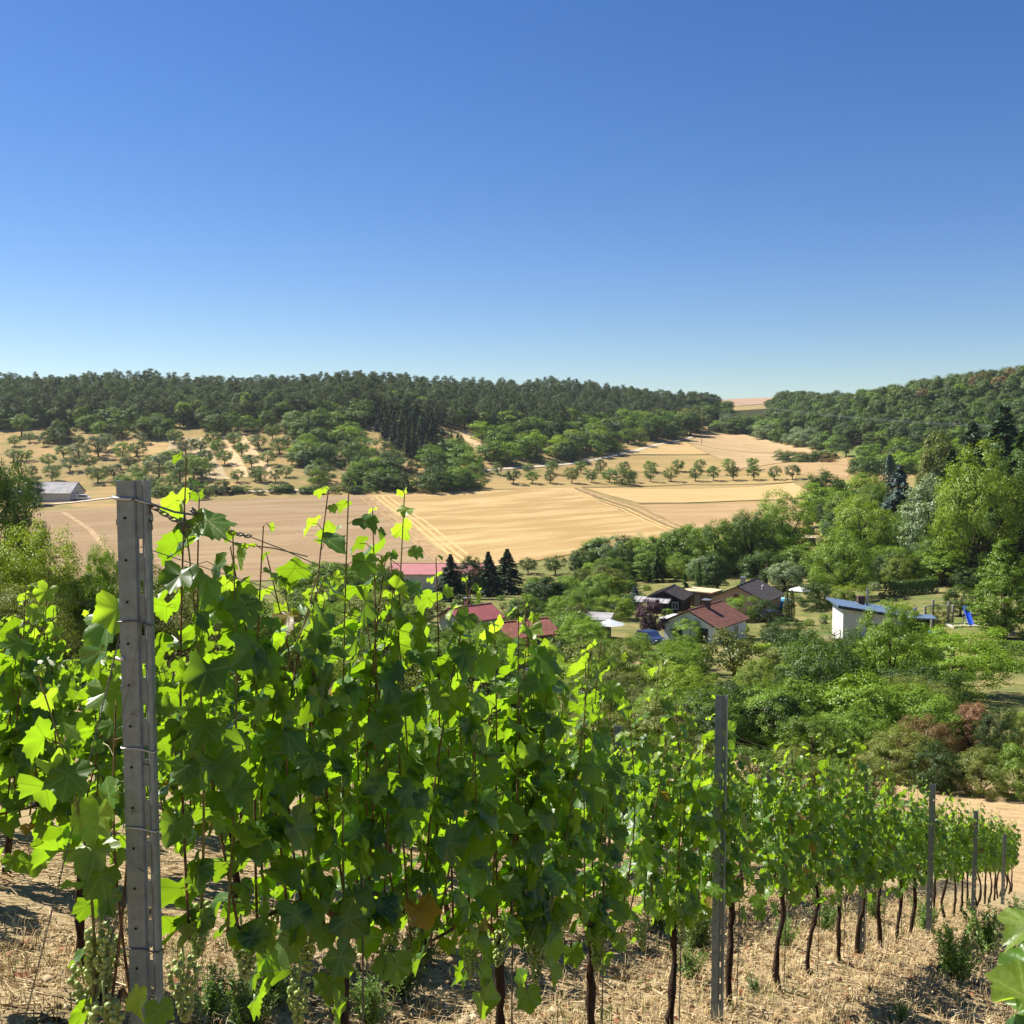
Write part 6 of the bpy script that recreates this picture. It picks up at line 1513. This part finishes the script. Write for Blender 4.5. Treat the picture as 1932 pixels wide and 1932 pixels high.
# vine of the next row, close to the viewer on the right
def right_vine():
    b = Vector((1.42, 1.85, h(1.42, 1.85) - .04)); t = thing('grape_vine', 'vine leaves reaching in at the lower right corner', 'grape vine', tuple(b))
    g = random.Random(5)
    m = MB(); m.tube([(0, 0, 0), (.03, 0, .35), (0, .02, .7), (-.06, -.1, 1.0)], [.024, .02, .016, .006], 8); m.build('trunk', M_vbark, t, True)
    tgt = [(1945, 1745, 1.62, .075), (1935, 1880, 1.55, .085), (1965, 1830, 1.6, .10), (1930, 1950, 1.5, .085), (1985, 1900, 1.62, .10), (1985, 1780, 1.7, .10), (1965, 1970, 1.5, .10)]
    m = MB()
    for k, (px_, py_, Y_, sz) in enumerate(tgt):
        pos = Vector(P(px_, py_, Y_)) - b
        m.tube([(-.03, -.05, .9), tuple(pos * .6 + Vector((0, 0, .45))), tuple(pos)], [.004, .003, .0015], 5, cap=False)
        o = bpy.data.objects.new('leaf', (YOUNG if k in (0, 1) else LEAVES)[k % 3]); C.objects.link(o); o.parent = t
        o.matrix_basis = leaf_matrix(pos, Vector((g.uniform(-.8, .1), -.4 + g.uniform(-.3, .5), .8)), Vector((-.8, -.2, -.4 + g.uniform(-.4, .4))), sz)
    m.build('shoot', M_shoot, t, True)
right_vine()
# ripe-green bunches hanging in the open round the end post, on the first two vines
V0 = [o for o in C.objects if o.name.startswith('grape_vine') and 'first grape vine of the front row' in o.get('label', '')][0]
V1 = [o for o in C.objects if o.name.startswith('grape_vine') and 'second grape vine of the front row' in o.get('label', '')][0]
for (px_, py_, Y_, par, sc_) in [(188, 1735, 2.42, V0, 1.25), (205, 1750, 2.46, V0, 1.1), (195, 1870, 2.36, V0, 1.25), (345, 1790, 2.62, V1, 1.2), (455, 1740, 2.75, V1, 1.15), (565, 1830, 2.85, V1, 1.25), (380, 1690, 2.7, V1, 1.2)]:
    o = obj('grape_bunch', rnd.choice(BUNCH), par); o.location = Vector(P(px_, py_, Y_)) - par.location; o.rotation_euler = (rnd.uniform(-.1, .1), rnd.uniform(-.1, .1), rnd.uniform(0, 6)); o.scale = (sc_,) * 3
for k, (px_, py_, Y_, sz) in enumerate([(205, 1165, 2.7, .12), (222, 1150, 2.66, .10), (190, 1230, 2.75, .13), (212, 1300, 2.7, .12), (185, 1540, 2.42, .10), (178, 1600, 2.4, .10), (190, 1650, 2.38, .09), (205, 1500, 2.46, .09), (300, 1905, 2.3, .06), (262, 1885, 2.32, .07), (205, 1690, 2.44, .08)]):
    o = bpy.data.objects.new('leaf', (YOUNG if k in (1, 4, 5, 9) else LEAVES)[k % 3]); C.objects.link(o); o.parent = V0
    o.matrix_basis = leaf_matrix(Vector(P(px_, py_, Y_)) - V0.location, Vector((rnd.uniform(-.7, .3), -.6, rnd.uniform(.2, .8))), Vector((rnd.uniform(-.7, .2), -.1, -1)), sz)

# ------------------------------------------------------------------ litter and weeds on the vineyard floor
gg = np.random.default_rng(321)
def floor_pts(n, smax=24.0, pmin=-7.5, pmax=0.8, smin=0.6, near=1.6):
    s_ = smin + (smax - smin) * gg.random(n) ** near; p_ = gg.uniform(pmin, pmax, n)
    x = s_ * RX + p_ * NX; y = s_ * RY + p_ * NY
    return x, y, H(x, y), s_, p_
def ground_rough(x, y):
    r = np.hypot(x, y); nr = np.clip(1 - r / 45, 0, 1)
    return (np.sin(x * 7.3 + 1.7 * np.sin(y * 5.1)) * np.sin(y * 8.7 + 1.3 * np.sin(x * 6.2)) * 0.018 + np.sin(x * 2.1 + y * 1.3) * np.sin(y * 2.9 - x) * 0.03) * nr
def speckmat(name, c1, c2, c3, scale=60.0):
    m, N, L = newmat(name); out = nd(N, 'ShaderNodeOutputMaterial'); b = nd(N, 'ShaderNodeBsdfPrincipled', i_Roughness=0.9); b.inputs['Specular IOR Level'].default_value = 0.1
    geo = nd(N, 'ShaderNodeNewGeometry'); cr = nd(N, 'ShaderNodeValToRGB'); L.new(geo.outputs['Random Per Island'], cr.inputs['Fac'])
    e = cr.color_ramp.elements; e[0].color = rgba(c1); e[1].color = rgba(c3); k = e.new(0.55); k.color = rgba(c2); L.new(cr.outputs[0], b.inputs['Base Color']); L.new(b.outputs[0], out.inputs['Surface']); return m
def straws():
    n = 42000; x, y, z, s_, p_ = floor_pts(n, 22.0)
    z = z + ground_rough(x, y) + gg.uniform(0.0, 0.035, n)
    a = gg.uniform(0, 6.283, n); L_ = gg.uniform(0.03, 0.15, n) * (1 + 0.03 * s_); w = gg.uniform(0.0012, 0.0032, n) * (1 + 0.06 * s_)
    d = np.stack([np.cos(a), np.sin(a), gg.normal(size=n) * 0.18], 1); d[:, 2] += SLOPE * (d[:, 0] * RX + d[:, 1] * RY); d = _unit(d)
    u = _unit(np.cross(d, np.array([0, 0, 1.0]))); v = np.cross(u, d); c = np.stack([x, y, z], 1)
    V = []
    for e in (-0.5, 0.5):
        for k in range(3):
            an = k * 2.094; V.append(c + d * (L_ * e)[:, None] + (u * math.cos(an) + v * math.sin(an)) * w[:, None])
    V = np.stack(V, 1).reshape(-1, 3); o = (np.arange(n) * 6)[:, None]
    F = np.concatenate([o + np.array([[0, 1, 4, 3]]), o + np.array([[1, 2, 5, 4]]), o + np.array([[2, 0, 3, 5]])])
    tag(obj('straw_mulch', mesh_np('straw_mulch', V, F, (speckmat('straw_bits', (0.22, 0.14, 0.07), (0.46, 0.34, 0.19), (0.62, 0.50, 0.31)),))), 'dry straw mulch strewn over the vineyard floor', 'straw', kind='stuff')
def stones():
    n = 11000; x, y, z, s_, p_ = floor_pts(n, 20.0, -4.8, 0.3, 1.0, 1.1)
    z = z + ground_rough(x, y) + 0.004
    r = gg.gamma(2.0, 0.0065, n) + 0.005; r *= (1 + 0.03 * s_)
    base = np.array([(1, 0, 0), (-1, 0, 0), (0, 1, 0), (0, -1, 0), (0, 0, 1), (0, 0, -1)], float)
    J = base[None] * (gg.uniform(0.6, 1.35, (n, 6, 1))) + gg.normal(size=(n, 6, 3)) * 0.18
    a = gg.uniform(0, 6.283, n); ca, sa = np.cos(a)[:, None], np.sin(a)[:, None]
    X = J[..., 0] * ca - J[..., 1] * sa; Y = J[..., 0] * sa + J[..., 1] * ca; Z = J[..., 2] * 0.75
    V = np.stack([X, Y, Z], -1) * r[:, None, None] + np.stack([x, y, z], 1)[:, None]
    o = (np.arange(n) * 6)[:, None]; T_ = [(0, 2, 4), (2, 1, 4), (1, 3, 4), (3, 0, 4), (2, 0, 5), (1, 2, 5), (3, 1, 5), (0, 3, 5)]
    F = np.concatenate([o + np.array([t]) for t in T_])
    tag(obj('clods_and_stones', mesh_np('clods_and_stones', V.reshape(-1, 3), F, (speckmat('clods', (0.15, 0.10, 0.055), (0.33, 0.235, 0.13), (0.50, 0.40, 0.26)),))), 'loose clods and pale stones on the vineyard soil', 'stones', kind='stuff')
def blades(name, n_tuft, per, hgt, width, c, label, rngp, seed, smax=20.0, green=False):
    g = np.random.default_rng(seed); x, y, z, s_, p_ = floor_pts(n_tuft, smax, rngp[0], rngp[1], 0.8, 1.3)
    k = np.repeat(np.arange(n_tuft), per); n = len(k)
    bx_ = x[k] + g.normal(size=n) * 0.035; by_ = y[k] + g.normal(size=n) * 0.035; bz_ = z[k] + ground_rough(x, y)[k] - 0.01
    a = g.uniform(0, 6.283, n); l = hgt * g.uniform(0.4, 1.2, n) * (0.6 + 0.8 * g.random(n_tuft))[k]; bend = g.uniform(0.2, 1.1, n)
    d = np.stack([np.cos(a), np.sin(a), np.zeros(n)], 1); sd = np.stack([-np.sin(a), np.cos(a), np.zeros(n)], 1); w = (width * g.uniform(0.6, 1.3, n) * (1 + 0.06 * s_[k]))[:, None]
    b0 = np.stack([bx_, by_, bz_], 1); m_ = b0 + d * (l * bend * 0.35)[:, None] + np.array([0, 0, 1.0]) * (l * 0.65)[:, None]; t_ = b0 + d * (l * bend * 0.9)[:, None] + np.array([0, 0, 1.0]) * (l * (1.0 - 0.25 * bend))[:, None]
    V = np.stack([b0 - sd * w, b0 + sd * w, m_ + sd * w * 0.8, m_ - sd * w * 0.8, t_ + sd * w * 0.15, t_ - sd * w * 0.15], 1).reshape(-1, 3); o = (np.arange(n) * 6)[:, None]
    F = np.concatenate([o + np.array([[0, 1, 2, 3]]), o + np.array([[3, 2, 4, 5]])])
    tag(obj(name, mesh_np(name, V, F, (speckmat(name, *c),))), label, 'grass', kind='stuff')
straws(); stones()
blades('dry_grass', 5200, 12, 0.10, 0.0016, ((0.34, 0.24, 0.11), (0.50, 0.38, 0.20), (0.58, 0.47, 0.28)), 'short dry grass on the vineyard floor', (-5.0, -0.3), 5)
blades('green_grass', 420, 10, 0.11, 0.002, ((0.08, 0.12, 0.03), (0.13, 0.17, 0.04), (0.25, 0.24, 0.09)), 'sparse green grass tufts on the vineyard floor', (-5.0, -0.3), 6)
def fallen():
    n = 900; x, y, z, s_, p_ = floor_pts(n, 18.0, -5.0, -0.6); z = z + ground_rough(x, y) + gg.uniform(0.008, 0.03, n)
    nr = _unit(np.array([0, 0, 1.0]) + gg.normal(size=(n, 3)) * 0.45); V, F = leaf_quads(np.stack([x, y, z], 1), nr, 0.055, gg, 1.2)
    tag(obj('fallen_leaves', mesh_np('fallen_leaves', V, F, (speckmat('fallen', (0.13, 0.035, 0.02), (0.22, 0.10, 0.05), (0.34, 0.22, 0.11)),))), 'fallen red and brown leaves under the vines', 'leaves', kind='stuff')
fallen()
# feathery green weeds
def weed_mesh(seed, n_stem=34, per=60):
    g = np.random.default_rng(seed); mb = MB(); C_ = []; T_ = []
    for i in range(n_stem):
        a = g.uniform(0, 6.283); lean = g.uniform(0.05, 0.55); L_ = g.uniform(0.6, 1.0)
        d = np.array([math.cos(a) * lean, math.sin(a) * lean, 1.0]); r0 = np.array([g.normal() * 0.06, g.normal() * 0.06, 0])
        f = np.linspace(0, 1, 5); pth = r0 + d * (f * L_)[:, None] + np.array([0, 0, -0.12]) * (f ** 2 * lean)[:, None]
        mb.tube([tuple(p) for p in pth], [0.007, 0.006, 0.005, 0.003, 0.001], 4, cap=False)
        t = g.uniform(0.15, 1.0, per); p = r0 + d * (t * L_)[:, None] + np.array([0, 0, -0.12]) * (t ** 2 * lean)[:, None]
        o = g.normal(size=(per, 3)) * 0.05 * (1.2 - t)[:, None]; C_.append(p + o); T_.append(_unit(o) + np.array([0, 0, 0.7]))
    c = np.concatenate(C_); V, F = leaf_quads(c, _unit(g.normal(size=c.shape) + np.array([0, 0, 0.5])), 0.075, g, 3.6, tang=np.concatenate(T_))
    return mb.mesh('stems', M_shoot), mesh_np('leaves', V, F, (MWEED,))
MWEED = foliage('weed_leaf', (0.120, 0.210, 0.050), (0.190, 0.290, 0.070), 0.4, 0.04, 3.0)
WEED = [weed_mesh(800 + i) for i in range(3)]
for k, (px_, py_, Y_, hh, lab) in enumerate([(470, 1960, 3.6, .36, 'bushy green weed right of the big end post'), (520, 1890, 4.3, .34, 'green weed just behind the bushy one by the end post'), (400, 1930, 3.7, .26, 'small green weed beside the end post foot'), (760, 1880, 4.6, .42, 'tall feathery weed before the third vine'), (800, 1820, 5.2, .4, 'feathery weed behind the third vine'), (700, 1940, 4.0, .3, 'green weed low in front of the second vine'),
        (1315, 1800, 7.4, .55, 'feathery weed just left of the second steel post'), (1300, 1850, 6.6, .28, 'small weed at the foot of the second steel post'), (1425, 1880, 7.0, .16, 'tiny weed right of the second steel post'), (1480, 1790, 8.6, .34, 'weed between the second and third steel posts'), (1560, 1760, 10.2, .42, 'weed behind the trunks left of the third post'), (1650, 1740, 11.6, .45, 'weed clump right of the third post'),
        (1800, 1850, 9.4, .62, 'large feathery weed at the right, nearer one'), (1860, 1800, 11.0, .66, 'large feathery weed at the right, middle one'), (1912, 1770, 12.5, .62, 'large feathery weed at the right edge'), (1745, 1760, 13.5, .5, 'weed beside the fourth post'), (1905, 1900, 8.4, .32, 'low weed in the lower right corner'), (1240, 1760, 8.0, .35, 'weed in the shade behind the front row'), (1700, 1925, 8.2, .16, 'tiny weed at the bottom right')]):
    q = hit(px_, py_); t = thing('weed_plant', lab, 'weed', (q[0], q[1], q[2] - .01), rnd.uniform(0, 6), 'feathery weeds under the vines'); t.scale = (hh * 1.05, hh * 1.05, hh)
    i = k % 3; obj('stems', WEED[i][0], t); obj('leaves', WEED[i][1], t)
# thin steel training rods beside the trunks
for k, s_ in enumerate(ROW1[1:14]):
    b = RW(s_ + .05, PERP1 + .03, -.1); m = MB(); m.tube([b, (b[0] + .01, b[1], b[2] + 1.15)], .0035, 5)
    tag(m.build('training_rod', M_wire), 'thin steel rod beside the ' + ORD[k + 1] + ' vine of the front row', 'rod', 'training rods of the front row')

# ------------------------------------------------------------------ the air: faint summer haze over the valley
_gz = np.empty(len(ground.data.vertices) * 3, dtype=np.float32); ground.data.vertices.foreach_get('co', _gz); _gz = _gz.reshape(-1, 3)
z0_, z1_ = float(_gz[:, 2].min()) - 1.0, max(float(_gz[:, 2].max()), 62.0) + 1.0
m = MB(); m.box((0, 0, (z0_ + z1_) / 2), (5060, 5060, z1_ - z0_))
hm, N, L = newmat('haze'); out = nd(N, 'ShaderNodeOutputMaterial'); pv = nd(N, 'ShaderNodeVolumePrincipled'); pv.inputs['Color'].default_value = (0.86, 0.92, 1.0, 1); pv.inputs['Density'].default_value = 0.00006; pv.inputs['Anisotropy'].default_value = 0.3
L.new(pv.outputs[0], out.inputs['Volume'])
tag(m.build('haze', hm), kind='stuff')
sc.cycles.volume_bounces = 0
print('HAZE', z0_, z1_)

# labels that several things still share: say which one, counted from the left
_lab = {}
for o in list(C.objects):
    if o.parent is None and o.get('label'): _lab.setdefault(o['label'], []).append(o)
for lb, os_ in _lab.items():
    if 1 < len(os_) <= 36:
        os_.sort(key=lambda o: o.location.x / max(o.location.y, 0.5))
        for i, o in enumerate(os_):
            w = lb.replace('some way ', '').split() if len(lb.split()) > 13 else lb.split()
            o['label'] = ' '.join(w) + ', ' + ORD[i] + ' from left'
